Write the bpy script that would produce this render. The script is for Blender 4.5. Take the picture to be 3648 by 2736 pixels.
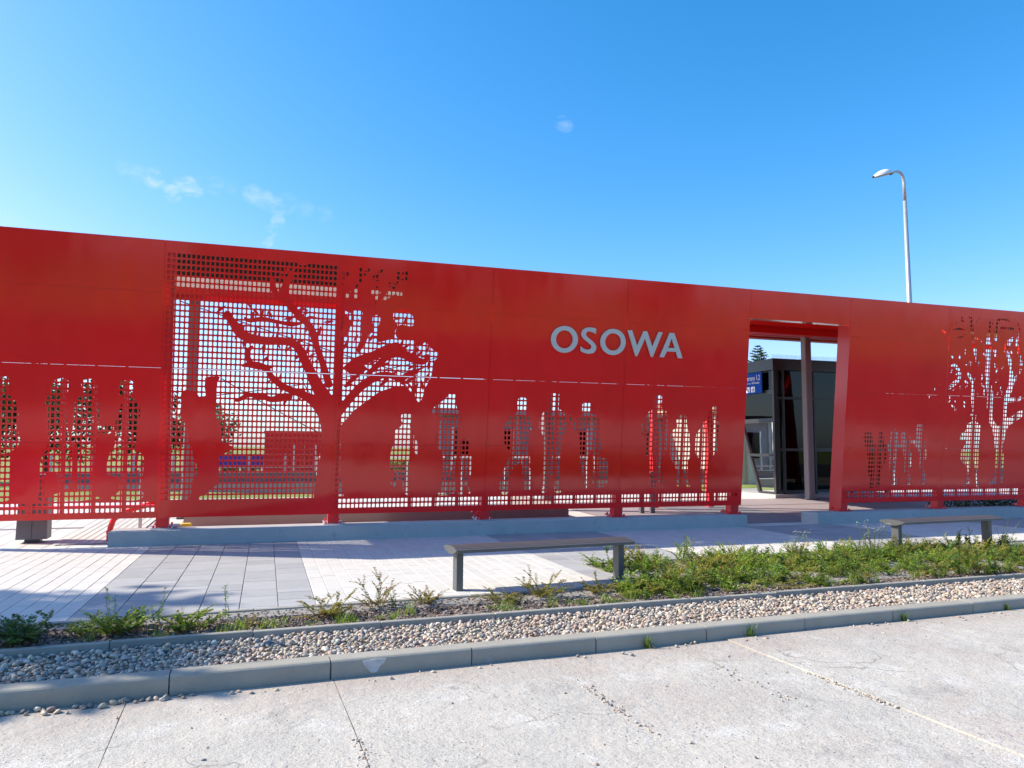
import bpy, math, random
import numpy as np
from mathutils import Vector, Matrix, Euler
from mathutils.geometry import delaunay_2d_cdt

for o in list(bpy.data.objects): bpy.data.objects.remove(o, do_unlink=True)
SC = bpy.context.scene
COL = SC.collection
R = math.radians

# ------------------------------------------------------------------ camera
EYE = 1.5706
YAW, PITCH, ROLL = 0.31689, 0.08573, 0.00541
fw = Vector((math.sin(YAW)*math.cos(PITCH), math.cos(YAW)*math.cos(PITCH), math.sin(PITCH)))
rt = Vector((math.cos(YAW), -math.sin(YAW), 0))
up = rt.cross(fw)
r2 = rt*math.cos(ROLL)+up*math.sin(ROLL); u2 = -rt*math.sin(ROLL)+up*math.cos(ROLL)
cam = bpy.data.objects.new('camera', bpy.data.cameras.new('camera'))
COL.objects.link(cam)
M = Matrix((r2, u2, -fw)).transposed().to_4x4(); M.translation = Vector((0, 0, EYE))
cam.matrix_world = M
cam.data.sensor_fit = 'HORIZONTAL'; cam.data.sensor_width = 36; cam.data.lens = 26.229
cam.data.clip_start = 0.05; cam.data.clip_end = 3000
SC.camera = cam

# ------------------------------------------------------------------ sun and sky
TO_SUN = Vector((-1.22, 0.44, 1.0)).normalized()
ELEV = math.asin(TO_SUN.z)
AZ = math.atan2(TO_SUN.x, TO_SUN.y)          # clockwise from +Y
sun = bpy.data.objects.new('sun', bpy.data.lights.new('sun', 'SUN'))
COL.objects.link(sun)
sun.rotation_euler = (-TO_SUN).to_track_quat('-Z', 'Y').to_euler()
sun.data.energy = 5.0; sun.data.angle = R(0.53); sun.data.color = (1.0, 0.90, 0.73)
sun.location = (-10, 5, 12)

W = bpy.data.worlds.new('World'); SC.world = W; W.use_nodes = True
nt = W.node_tree; nt.nodes.clear()
def wn(t, **k):
    n = nt.nodes.new(t)
    for a, b in k.items(): setattr(n, a, b)
    return n
wout = wn('ShaderNodeOutputWorld'); bg = wn('ShaderNodeBackground')
sky = wn('ShaderNodeTexSky', sky_type='NISHITA')
sky.sun_disc = False; sky.sun_elevation = ELEV; sky.sun_rotation = AZ
sky.altitude = 100; sky.air_density = 1.0; sky.dust_density = 1.0; sky.ozone_density = 3.0
# the camera's rendering of blue: a uniform colour grade of the whole sky
sp = wn('ShaderNodeSeparateColor'); cb = wn('ShaderNodeCombineColor'); nt.links.new(sky.outputs[0], sp.inputs[0])
for ch, (gam, gain, top) in enumerate(((1.2, .26, .85), (.1, .83, 1.0), (.0, 1.2, 1.2))):
    p_ = wn('ShaderNodeMath', operation='POWER'); nt.links.new(sp.outputs[ch], p_.inputs[0]); p_.inputs[1].default_value = gam
    g_ = wn('ShaderNodeMath', operation='MULTIPLY'); nt.links.new(p_.outputs[0], g_.inputs[0]); g_.inputs[1].default_value = gain
    c_ = wn('ShaderNodeMath', operation='MINIMUM'); nt.links.new(g_.outputs[0], c_.inputs[0]); c_.inputs[1].default_value = top
    m_ = wn('ShaderNodeMath', operation='MULTIPLY'); nt.links.new(c_.outputs[0], m_.inputs[0]); nt.links.new(sp.outputs[ch], m_.inputs[1]); nt.links.new(m_.outputs[0], cb.inputs[ch])
# thin wisps of cirrus
tc = wn('ShaderNodeTexCoord')
mp = wn('ShaderNodeMapping'); mp.inputs['Scale'].default_value = (6.0, 6.0, 14.0); mp.inputs['Rotation'].default_value = (.35, .25, .3)
nz = wn('ShaderNodeTexNoise'); nz.inputs['Scale'].default_value = 5.0; nz.inputs['Detail'].default_value = 7; nz.inputs['Roughness'].default_value = .62
nz.inputs['Distortion'].default_value = .35
nt.links.new(tc.outputs['Generated'], mp.inputs[0]); nt.links.new(mp.outputs[0], nz.inputs['Vector'])
cr = wn('ShaderNodeMapRange'); cr.inputs[1].default_value = .40; cr.inputs[2].default_value = .75
nt.links.new(nz.outputs[0], cr.inputs[0])
acc = None
for dx_, dy_, dz_, ang, amp in ((-0.1670, 0.9328, 0.3193, 0.75, 0.35), (-0.1518, 0.9365, 0.3161, 0.75, 0.35), (-0.1362, 0.9400, 0.3129, 0.75, 0.35), (-0.1338, 0.9402, 0.3133, 0.6, 0.75), (-0.1247, 0.9437, 0.3063, 0.6, 0.75), (-0.1155, 0.9472, 0.2992, 0.6, 0.75), (-0.1092, 0.9433, 0.3134, 0.6, 0.6), (-0.0991, 0.9457, 0.3097, 0.6, 0.6), (-0.0889, 0.9479, 0.3059, 0.6, 0.6), (-0.0865, 0.9451, 0.3150, 0.8, 0.25), (-0.0684, 0.9467, 0.3148, 0.8, 0.25), (-0.0501, 0.9479, 0.3145, 0.8, 0.25), (-0.0260, 0.9506, 0.3094, 0.75, 0.45), (-0.0110, 0.9525, 0.3044, 0.75, 0.45), (0.0043, 0.9542, 0.2992, 0.75, 0.45), (0.0152, 0.9529, 0.3030, 0.8, 0.2), (0.0377, 0.9535, 0.2990, 0.8, 0.2), (0.0605, 0.9536, 0.2949, 0.8, 0.2), (0.0049, 0.9596, 0.2814, 0.45, 0.5), (-0.0024, 0.9631, 0.2692, 0.45, 0.5), (-0.0097, 0.9664, 0.2570, 0.45, 0.5), (0.3414, 0.8462, 0.4092, 0.45, 0.4), (0.3468, 0.8455, 0.4061, 0.4, 0.25)):
    dp = wn('ShaderNodeVectorMath', operation='DOT_PRODUCT')
    nrm = wn('ShaderNodeVectorMath', operation='NORMALIZE')
    nt.links.new(tc.outputs['Generated'], nrm.inputs[0]); nt.links.new(nrm.outputs[0], dp.inputs[0]); dp.inputs[1].default_value = (dx_, dy_, dz_)
    mr = wn('ShaderNodeMapRange', interpolation_type='SMOOTHSTEP')
    mr.inputs[1].default_value = math.cos(R(ang)); mr.inputs[2].default_value = 1.0; mr.inputs[3].default_value = 0; mr.inputs[4].default_value = amp
    nt.links.new(dp.outputs['Value'], mr.inputs[0])
    if acc is None: acc = mr.outputs[0]
    else:
        ad = wn('ShaderNodeMath', operation='MAXIMUM'); nt.links.new(acc, ad.inputs[0]); nt.links.new(mr.outputs[0], ad.inputs[1]); acc = ad.outputs[0]
mu = wn('ShaderNodeMath', operation='MULTIPLY'); nt.links.new(acc, mu.inputs[0]); nt.links.new(cr.outputs[0], mu.inputs[1])
mx = wn('ShaderNodeMix', data_type='RGBA'); nt.links.new(mu.outputs[0], mx.inputs[0]); nt.links.new(cb.outputs[0], mx.inputs[6]); mx.inputs[7].default_value = (3.6, 4.2, 4.5, 1)
nt.links.new(mx.outputs[2], bg.inputs[0])
bg.inputs[1].default_value = 0.15
nt.links.new(bg.outputs[0], wout.inputs[0])

vs = SC.view_settings
vs.view_transform = 'Standard'; vs.look = 'None'; vs.exposure = 0.65; vs.gamma = 1.0; vs.use_curve_mapping = False

# ------------------------------------------------------------------ helpers
rnd = random.Random(7)
def link(o, parent=None):
    COL.objects.link(o)
    if parent is not None: o.parent = parent
    return o
def tag(o, label=None, cat=None, group=None, kind=None):
    if label: o['label'] = label
    if cat: o['category'] = cat
    if group: o['group'] = group
    if kind: o['kind'] = kind
    return o
def empty(name, loc=(0, 0, 0), rz=0.0):
    e = bpy.data.objects.new(name, None); e.location = loc; e.rotation_euler = (0, 0, rz); e.empty_display_size = .1
    return link(e)
def arr_mesh(name, V, F, mat=None, col=None, smooth=False, tone=None):
    """V (n,3), F (m,k) arrays -> mesh, fast"""
    V = np.asarray(V, np.float32); F = np.asarray(F, np.int32); k = F.shape[1]
    me = bpy.data.meshes.new(name)
    me.vertices.add(len(V)); me.vertices.foreach_set('co', V.ravel())
    me.loops.add(F.size); me.loops.foreach_set('vertex_index', F.ravel())
    me.polygons.add(len(F)); me.polygons.foreach_set('loop_start', np.arange(0, F.size, k, dtype=np.int32))
    try: me.polygons.foreach_set('loop_total', np.full(len(F), k, np.int32))
    except Exception: pass
    me.polygons.foreach_set('use_smooth', np.full(len(F), bool(smooth)))
    if col is not None:
        a = me.color_attributes.new('Col', 'FLOAT_COLOR', 'POINT')
        c = np.ones((len(V), 4), np.float32); c[:, :3] = col; a.data.foreach_set('color', c.ravel())
    if tone is not None:
        a = me.attributes.new('tone', 'FLOAT', 'POINT'); a.data.foreach_set('value', np.asarray(tone, np.float32))
    me.update(calc_edges=True); me.validate()
    if mat: me.materials.append(mat)
    return me
def fixnormals(me):
    import bmesh
    bm = bmesh.new(); bm.from_mesh(me); bmesh.ops.recalc_face_normals(bm, faces=bm.faces); bm.to_mesh(me); bm.free()
class MB:
    def __init__(s): s.v = []; s.f = []
    def box(s, x0, x1, y0, y1, z0, z1, ch=0.0):
        b = len(s.v)
        if ch <= 0:
            s.v += [(x0,y0,z0),(x1,y0,z0),(x1,y1,z0),(x0,y1,z0),(x0,y0,z1),(x1,y0,z1),(x1,y1,z1),(x0,y1,z1)]
            s.f += [tuple(b+i for i in q) for q in ((3,2,1,0),(4,5,6,7),(0,1,5,4),(1,2,6,5),(2,3,7,6),(3,0,4,7))]
        else:
            s.v += [(x0,y0,z0),(x1,y0,z0),(x1,y1,z0),(x0,y1,z0),(x0,y0,z1-ch),(x1,y0,z1-ch),(x1,y1,z1-ch),(x0,y1,z1-ch),
                    (x0+ch,y0+ch,z1),(x1-ch,y0+ch,z1),(x1-ch,y1-ch,z1),(x0+ch,y1-ch,z1)]
            s.f += [tuple(b+i for i in q) for q in ((3,2,1,0),(0,1,5,4),(1,2,6,5),(2,3,7,6),(3,0,4,7),(4,5,9,8),(5,6,10,9),(6,7,11,10),(7,4,8,11),(8,9,10,11))]
        return s
    def poly(s, pts):
        b = len(s.v); s.v += [tuple(p) for p in pts]; s.f.append(tuple(range(b, b+len(pts)))); return s
    def prism(s, prof, axis, a, b_):
        """extrude closed 2D profile along axis 'x','y','z' from a to b_"""
        n = len(prof); b = len(s.v)
        for t in (a, b_):
            for (p, q) in prof:
                s.v.append({'x': (t, p, q), 'y': (p, t, q), 'z': (p, q, t)}[axis])
        for i in range(n): s.f.append((b+i, b+(i+1) % n, b+n+(i+1) % n, b+n+i))
        s.f.append(tuple(b+i for i in range(n))[::-1]); s.f.append(tuple(b+n+i for i in range(n)))
        return s
    def tube(s, pts, rads, n=6, cap=True):
        pts = [Vector(p) for p in pts]
        if not hasattr(rads, '__len__'): rads = [rads]*len(pts)
        b = len(s.v); pv = None
        for i, p in enumerate(pts):
            t = (pts[min(i+1, len(pts)-1)]-pts[max(i-1, 0)]).normalized()
            if pv is None: pv = t.orthogonal().normalized()
            pv = (pv - t*pv.dot(t)); pv = pv.normalized() if pv.length > 1e-6 else t.orthogonal().normalized()
            q = t.cross(pv)
            for k in range(n):
                a = 2*math.pi*k/n; s.v.append(tuple(p+(pv*math.cos(a)+q*math.sin(a))*rads[i]))
        for i in range(len(pts)-1):
            for k in range(n):
                s.f.append((b+i*n+k, b+i*n+(k+1) % n, b+(i+1)*n+(k+1) % n, b+(i+1)*n+k))
        if cap:
            s.f.append(tuple(b+k for k in range(n))[::-1]); s.f.append(tuple(b+(len(pts)-1)*n+k for k in range(n)))
        return s
    def mesh(s, name, mat=None, smooth=False):
        me = bpy.data.meshes.new(name); me.from_pydata(s.v, [], s.f); me.update()
        if len(s.f) > 4: fixnormals(me)
        if smooth:
            for p in me.polygons: p.use_smooth = True
        if mat: me.materials.append(mat)
        return me
    def obj(s, name, mat, parent=None, smooth=False, fixn=False):
        me = s.mesh(name, mat, smooth)
        if fixn:
            import bmesh
            bm = bmesh.new(); bm.from_mesh(me); bmesh.ops.recalc_face_normals(bm, faces=bm.faces); bm.to_mesh(me); bm.free()
        return link(bpy.data.objects.new(name, me), parent)
def smooth_by_angle(o, deg=35):
    me = o.data
    for p in me.polygons: p.use_smooth = True
    try:
        me.set_sharp_from_angle(angle=R(deg))
    except Exception: pass

# ------------------------------------------------------------------ materials
def newmat(name):
    m = bpy.data.materials.new(name); m.use_nodes = True
    t = m.node_tree; b = t.nodes['Principled BSDF']
    return m, t, b
def N(t, typ, **k):
    n = t.nodes.new(typ)
    for a, b in k.items(): setattr(n, a, b)
    return n
def pm(name, col, rough=.6, var=.12, scale=3.0, bump=0.0, bscale=40.0, metal=0.0, coat=0.0, coatr=.1, objrand=0.0, speck=None, coords='Object', spec=.5, detail=6, bdist=.01, col2=None, big=None):
    m, t, b = newmat(name)
    L = t.links.new
    tc = N(t, 'ShaderNodeTexCoord')
    geo = N(t, 'ShaderNodeNewGeometry')
    src = tc.outputs['Object'] if coords == 'Object' else geo.outputs['Position']
    nz = N(t, 'ShaderNodeTexNoise'); nz.inputs['Scale'].default_value = scale; nz.inputs['Detail'].default_value = detail; nz.inputs['Roughness'].default_value = .6
    L(src, nz.inputs['Vector'])
    mr = N(t, 'ShaderNodeMapRange'); mr.inputs[1].default_value = .25; mr.inputs[2].default_value = .75
    mr.inputs[3].default_value = 1-var; mr.inputs[4].default_value = 1+var
    L(nz.outputs[0], mr.inputs[0])
    val = mr.outputs[0]
    if objrand:
        oi = N(t, 'ShaderNodeObjectInfo'); at = N(t, 'ShaderNodeAttribute', attribute_name='tone')
        ad = N(t, 'ShaderNodeMath', operation='ADD'); L(oi.outputs['Random'], ad.inputs[0]); L(at.outputs['Fac'], ad.inputs[1])
        fr = N(t, 'ShaderNodeMath', operation='FRACT'); L(ad.outputs[0], fr.inputs[0])
        m2 = N(t, 'ShaderNodeMapRange'); m2.inputs[3].default_value = 1-objrand; m2.inputs[4].default_value = 1+objrand; L(fr.outputs[0], m2.inputs[0])
        mm = N(t, 'ShaderNodeMath', operation='MULTIPLY'); L(val, mm.inputs[0]); L(m2.outputs[0], mm.inputs[1]); val = mm.outputs[0]
    base = N(t, 'ShaderNodeRGB'); base.outputs[0].default_value = (*col, 1)
    cur = base.outputs[0]
    if col2 is not None:
        n2 = N(t, 'ShaderNodeTexNoise'); n2.inputs['Scale'].default_value = big or .6; n2.inputs['Detail'].default_value = 5; n2.inputs['Roughness'].default_value = .65
        L(src, n2.inputs['Vector'])
        r2_ = N(t, 'ShaderNodeMapRange'); r2_.inputs[1].default_value = .42; r2_.inputs[2].default_value = .62; L(n2.outputs[0], r2_.inputs[0])
        mxx = N(t, 'ShaderNodeMix', data_type='RGBA'); L(r2_.outputs[0], mxx.inputs[0]); L(cur, mxx.inputs[6]); mxx.inputs[7].default_value = (*col2, 1); cur = mxx.outputs[2]
    vm = N(t, 'ShaderNodeVectorMath', operation='SCALE'); L(cur, vm.inputs[0]); L(val, vm.inputs['Scale'])
    out = vm.outputs[0]
    if speck:
        for (sc, thr, scol) in speck:
            ns = N(t, 'ShaderNodeTexNoise'); ns.inputs['Scale'].default_value = sc; ns.inputs['Detail'].default_value = 2
            L(src, ns.inputs['Vector'])
            rs = N(t, 'ShaderNodeMapRange'); rs.inputs[1].default_value = thr; rs.inputs[2].default_value = thr+.05; L(ns.outputs[0], rs.inputs[0])
            ms = N(t, 'ShaderNodeMix', data_type='RGBA'); L(rs.outputs[0], ms.inputs[0]); L(out, ms.inputs[6]); ms.inputs[7].default_value = (*scol, 1); out = ms.outputs[2]
    L(out, b.inputs['Base Color'])
    b.inputs['Roughness'].default_value = rough; b.inputs['Metallic'].default_value = metal
    b.inputs['Specular IOR Level'].default_value = spec
    b.inputs['Coat Weight'].default_value = coat; b.inputs['Coat Roughness'].default_value = coatr
    if bump:
        nb = N(t, 'ShaderNodeTexNoise'); nb.inputs['Scale'].default_value = bscale; nb.inputs['Detail'].default_value = 5; nb.inputs['Roughness'].default_value = .65
        L(src, nb.inputs['Vector'])
        bp = N(t, 'ShaderNodeBump'); bp.inputs['Strength'].default_value = bump; bp.inputs['Distance'].default_value = bdist
        L(nb.outputs[0], bp.inputs['Height']); L(bp.outputs[0], b.inputs['Normal'])
    return m
def leafmat(name, rough=.5, trans=.42, gain=1.0):
    m, t, b = newmat(name); L = t.links.new
    at = N(t, 'ShaderNodeAttribute', attribute_name='Col')
    L(at.outputs['Color'], b.inputs['Base Color']); b.inputs['Roughness'].default_value = rough
    tr = N(t, 'ShaderNodeBsdfTranslucent'); 
    vm = N(t, 'ShaderNodeVectorMath', operation='MULTIPLY'); L(at.outputs['Color'], vm.inputs[0]); vm.inputs[1].default_value = (1.5, 1.5, .7)
    L(vm.outputs[0], tr.inputs[0])
    mx = N(t, 'ShaderNodeMixShader'); mx.inputs[0].default_value = trans
    L(b.outputs[0], mx.inputs[1]); L(tr.outputs[0], mx.inputs[2]); L(mx.outputs[0], t.nodes['Material Output'].inputs[0])
    return m
def colmat(name, rough=.7, bump=.0):
    m, t, b = newmat(name); L = t.links.new
    at = N(t, 'ShaderNodeAttribute', attribute_name='Col')
    geo = N(t, 'ShaderNodeNewGeometry'); nz = N(t, 'ShaderNodeTexNoise'); nz.inputs['Scale'].default_value = 120; nz.inputs['Detail'].default_value = 3
    L(geo.outputs['Position'], nz.inputs['Vector'])
    mr = N(t, 'ShaderNodeMapRange'); mr.inputs[1].default_value = .3; mr.inputs[2].default_value = .7; mr.inputs[3].default_value = .85; mr.inputs[4].default_value = 1.12; L(nz.outputs[0], mr.inputs[0])
    vm = N(t, 'ShaderNodeVectorMath', operation='SCALE'); L(at.outputs['Color'], vm.inputs[0]); L(mr.outputs[0], vm.inputs['Scale'])
    L(vm.outputs[0], b.inputs['Base Color']); b.inputs['Roughness'].default_value = rough
    return m
def glassmat(name, tint, refl=.9):
    m, t, b = newmat(name); L = t.links.new
    t.nodes.remove(b)
    tr = N(t, 'ShaderNodeBsdfTransparent'); tr.inputs[0].default_value = (*tint, 1)
    gl = N(t, 'ShaderNodeBsdfGlossy'); gl.inputs['Roughness'].default_value = .015; gl.inputs[0].default_value = (refl, refl, refl, 1)
    fr = N(t, 'ShaderNodeFresnel'); fr.inputs[0].default_value = 1.6
    nz = N(t, 'ShaderNodeTexNoise'); nz.inputs['Scale'].default_value = 1.3; tcn = N(t, 'ShaderNodeTexCoord'); L(tcn.outputs['Object'], nz.inputs['Vector'])
    bp = N(t, 'ShaderNodeBump'); bp.inputs['Strength'].default_value = .05; bp.inputs['Distance'].default_value = .02; L(nz.outputs[0], bp.inputs['Height']); L(bp.outputs[0], gl.inputs['Normal'])
    mx = N(t, 'ShaderNodeMixShader'); L(fr.outputs[0], mx.inputs[0]); L(tr.outputs[0], mx.inputs[1]); L(gl.outputs[0], mx.inputs[2])
    L(mx.outputs[0], t.nodes['Material Output'].inputs[0])
    return m

# powder-coated red sheet: glossy lacquer with faint oil-canning
def redmat(name, col, bumps=.25):
    m, t, b = newmat(name); L = t.links.new
    tcn = N(t, 'ShaderNodeTexCoord')
    n1 = N(t, 'ShaderNodeTexNoise'); n1.inputs['Scale'].default_value = .9; n1.inputs['Detail'].default_value = 3; L(tcn.outputs['Object'], n1.inputs['Vector'])
    mr = N(t, 'ShaderNodeMapRange'); mr.inputs[1].default_value = .3; mr.inputs[2].default_value = .7; mr.inputs[3].default_value = .93; mr.inputs[4].default_value = 1.07; L(n1.outputs[0], mr.inputs[0])
    vm = N(t, 'ShaderNodeVectorMath', operation='SCALE'); vm.inputs[0].default_value = col; L(mr.outputs[0], vm.inputs['Scale']); L(vm.outputs[0], b.inputs['Base Color'])
    b.inputs['Roughness'].default_value = .45; b.inputs['Specular IOR Level'].default_value = .04
    b.inputs['Coat Weight'].default_value = 1.0; b.inputs['Coat Roughness'].default_value = .07; b.inputs['Coat IOR'].default_value = 1.5
    mpr = N(t, 'ShaderNodeMapping'); mpr.inputs['Scale'].default_value = (3.0, 1, .35); L(tcn.outputs['Object'], mpr.inputs[0])
    nr = N(t, 'ShaderNodeTexNoise'); nr.inputs['Scale'].default_value = 1.6; nr.inputs['Detail'].default_value = 6; nr.inputs['Roughness'].default_value = .65; L(mpr.outputs[0], nr.inputs['Vector'])
    rr_ = N(t, 'ShaderNodeMapRange'); rr_.inputs[1].default_value = .3; rr_.inputs[2].default_value = .7; rr_.inputs[3].default_value = .05; rr_.inputs[4].default_value = .16; L(nr.outputs[0], rr_.inputs[0]); L(rr_.outputs[0], b.inputs['Coat Roughness'])
    n2 = N(t, 'ShaderNodeTexNoise'); n2.inputs['Scale'].default_value = 1.4; n2.inputs['Detail'].default_value = 1
    mpn = N(t, 'ShaderNodeMapping'); mpn.inputs['Scale'].default_value = (1.6, 1, .7); L(tcn.outputs['Object'], mpn.inputs[0]); L(mpn.outputs[0], n2.inputs['Vector'])
    n3 = N(t, 'ShaderNodeTexNoise'); n3.inputs['Scale'].default_value = 320; n3.inputs['Detail'].default_value = 1; L(tcn.outputs['Object'], n3.inputs['Vector'])
    b1 = N(t, 'ShaderNodeBump'); b1.inputs['Strength'].default_value = bumps; b1.inputs['Distance'].default_value = .02; L(n2.outputs[0], b1.inputs['Height'])
    b2 = N(t, 'ShaderNodeBump'); b2.inputs['Strength'].default_value = .05; b2.inputs['Distance'].default_value = .001; L(n3.outputs[0], b2.inputs['Height']); L(b1.outputs[0], b2.inputs['Normal'])
    L(b2.outputs[0], b.inputs['Normal']); L(b1.outputs[0], b.inputs['Coat Normal'])
    return m
RED = redmat('red_powder_coat', (.90, .009, .008))
RED2 = pm('red_steel_paint', (.72, .010, .012), .4, .08, 2, coat=.3)
CONC = pm('plinth_concrete', (.37, .37, .37), .85, .10, 4, .25, 60, coords='Position', speck=[(9, .66, (.31, .31, .31))])
KERBM = pm('kerb_concrete', (.315, .295, .25), .9, .10, 6, .35, 120, coords='Position', objrand=.05, speck=[(3.5, .70, (.34, .34, .33))])
EDGEM = pm('edging_concrete', (.30, .285, .25), .9, .12, 7, .3, 120, coords='Position', objrand=.08)
GREYS = pm('grey_slab', (.345, .345, .345), .8, .07, 5, .22, 260, coords='Position', objrand=.10, speck=[(260, .66, (.30, .30, .31)), (90, .70, (.50, .50, .50)), (5, .68, (.36, .36, .37))], bdist=.004)
WHITES = pm('white_slab', (.56, .54, .50), .8, .06, 6, .25, 220, coords='Position', objrand=.035, speck=[(200, .66, (.46, .44, .40))], bdist=.004)
SAND = pm('joint_sand', (.26, .25, .23), .95, .2, 30, .3, 200, coords='Position')
FLOORM = pm('station_floor', (.58, .56, .53), .8, .08, 4, .15, 150, coords='Position')
FLOORG = pm('station_floor_grey', (.19, .19, .21), .8, .08, 4, .15, 150, coords='Position')
FLOORP = pm('station_floor_pink_shade', (.30, .255, .26), .8, .08, 4, .15, 150, coords='Position')  # pinkish bands; also holds the passage shade as a darker floor colour
BEIGE = pm('parapet_render', (.30, .25, .235), .85, .06, 3, .2, 90, coords='Position')
STEELG = pm('bench_grey_metal', (.115, .12, .122), .42, .05, 8, .05, 200, metal=.35)
STEELL = pm('letter_grey_metal', (.58, .525, .465), .5, .05, 8, .04, 200, metal=.0)
GALV = pm('galvanised_steel', (.48, .49, .50), .42, .10, 14, .05, 120, metal=.6)
COLUMN = pm('column_grey_paint', (.23, .205, .215), .5, .05, 2, .03, 60)
DARK = pm('dark_frame', (.035, .035, .038), .4, .1, 4, .03, 100)
CHAR = pm('charcoal_cabinet', (.12, .122, .13), .45, .08, 5, .04, 150)
SOFFD = pm('canopy_dark_soffit', (.018, .014, .015), .8, .1, 3, .05, 60, spec=.05)
SOFFL = pm('canopy_light_soffit', (.70, .66, .64), .6, .06, 3, .05, 60)
GLASS = glassmat('tinted_glass', (.42, .47, .48))
GLASSD = glassmat('dark_glass', (.04, .05, .055), .40)
BLUE = pm('sign_blue', (.004, .06, .36), .5, .04, 5, spec=.1)
BLUE2 = pm('banner_blue', (.02, .05, .40), .6, .1, 2)
WHITEP = pm('white_paint', (.78, .78, .77), .5, .04, 4)
YELL = pm('yellow_paint', (.75, .55, .04), .6, .08, 9)
CREAM = pm('cream_render', (.44, .42, .37), .85, .07, 2, .1, 50)
ROOFT = pm('clay_roof_tiles', (.24, .09, .055), .8, .25, 6, .3, 25)
WOOD = pm('pale_timber', (.48, .38, .24), .7, .15, 10, .1, 40)
BARK = pm('tree_bark', (.12, .09, .065), .9, .3, 12, .5, 40)
STEM = pm('shrub_stem', (.16, .09, .06), .8, .2, 30)
LEAF = leafmat('shrub_leaves')
TLEAF = leafmat('tree_leaves', .55, .3)
PEB = colmat('pebbles', .62)
CHIP = colmat('bark_chips', .9)
SOIL = pm('planting_soil', (.13, .095, .075), .95, .3, 14, .7, 60, coords='Position', col2=(.26, .205, .16), big=1.0, speck=[(60, .66, (.10, .075, .06))])
GRBED = pm('gravel_bed', (.30, .27, .24), .95, .35, 40, .8, 60, coords='Position')
GRASS = pm('grass_ground', (.17, .22, .04), .95, .35, 3, .6, 25, coords='Position', col2=(.25, .27, .06), big=.4, speck=[(14, .64, (.10, .15, .03))])
LAMPW = pm('lamp_glass', (.75, .77, .78), .25, .03, 5)
CABLE = pm('black_cable', (.02, .02, .022), .6, .1, 5)

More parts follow.
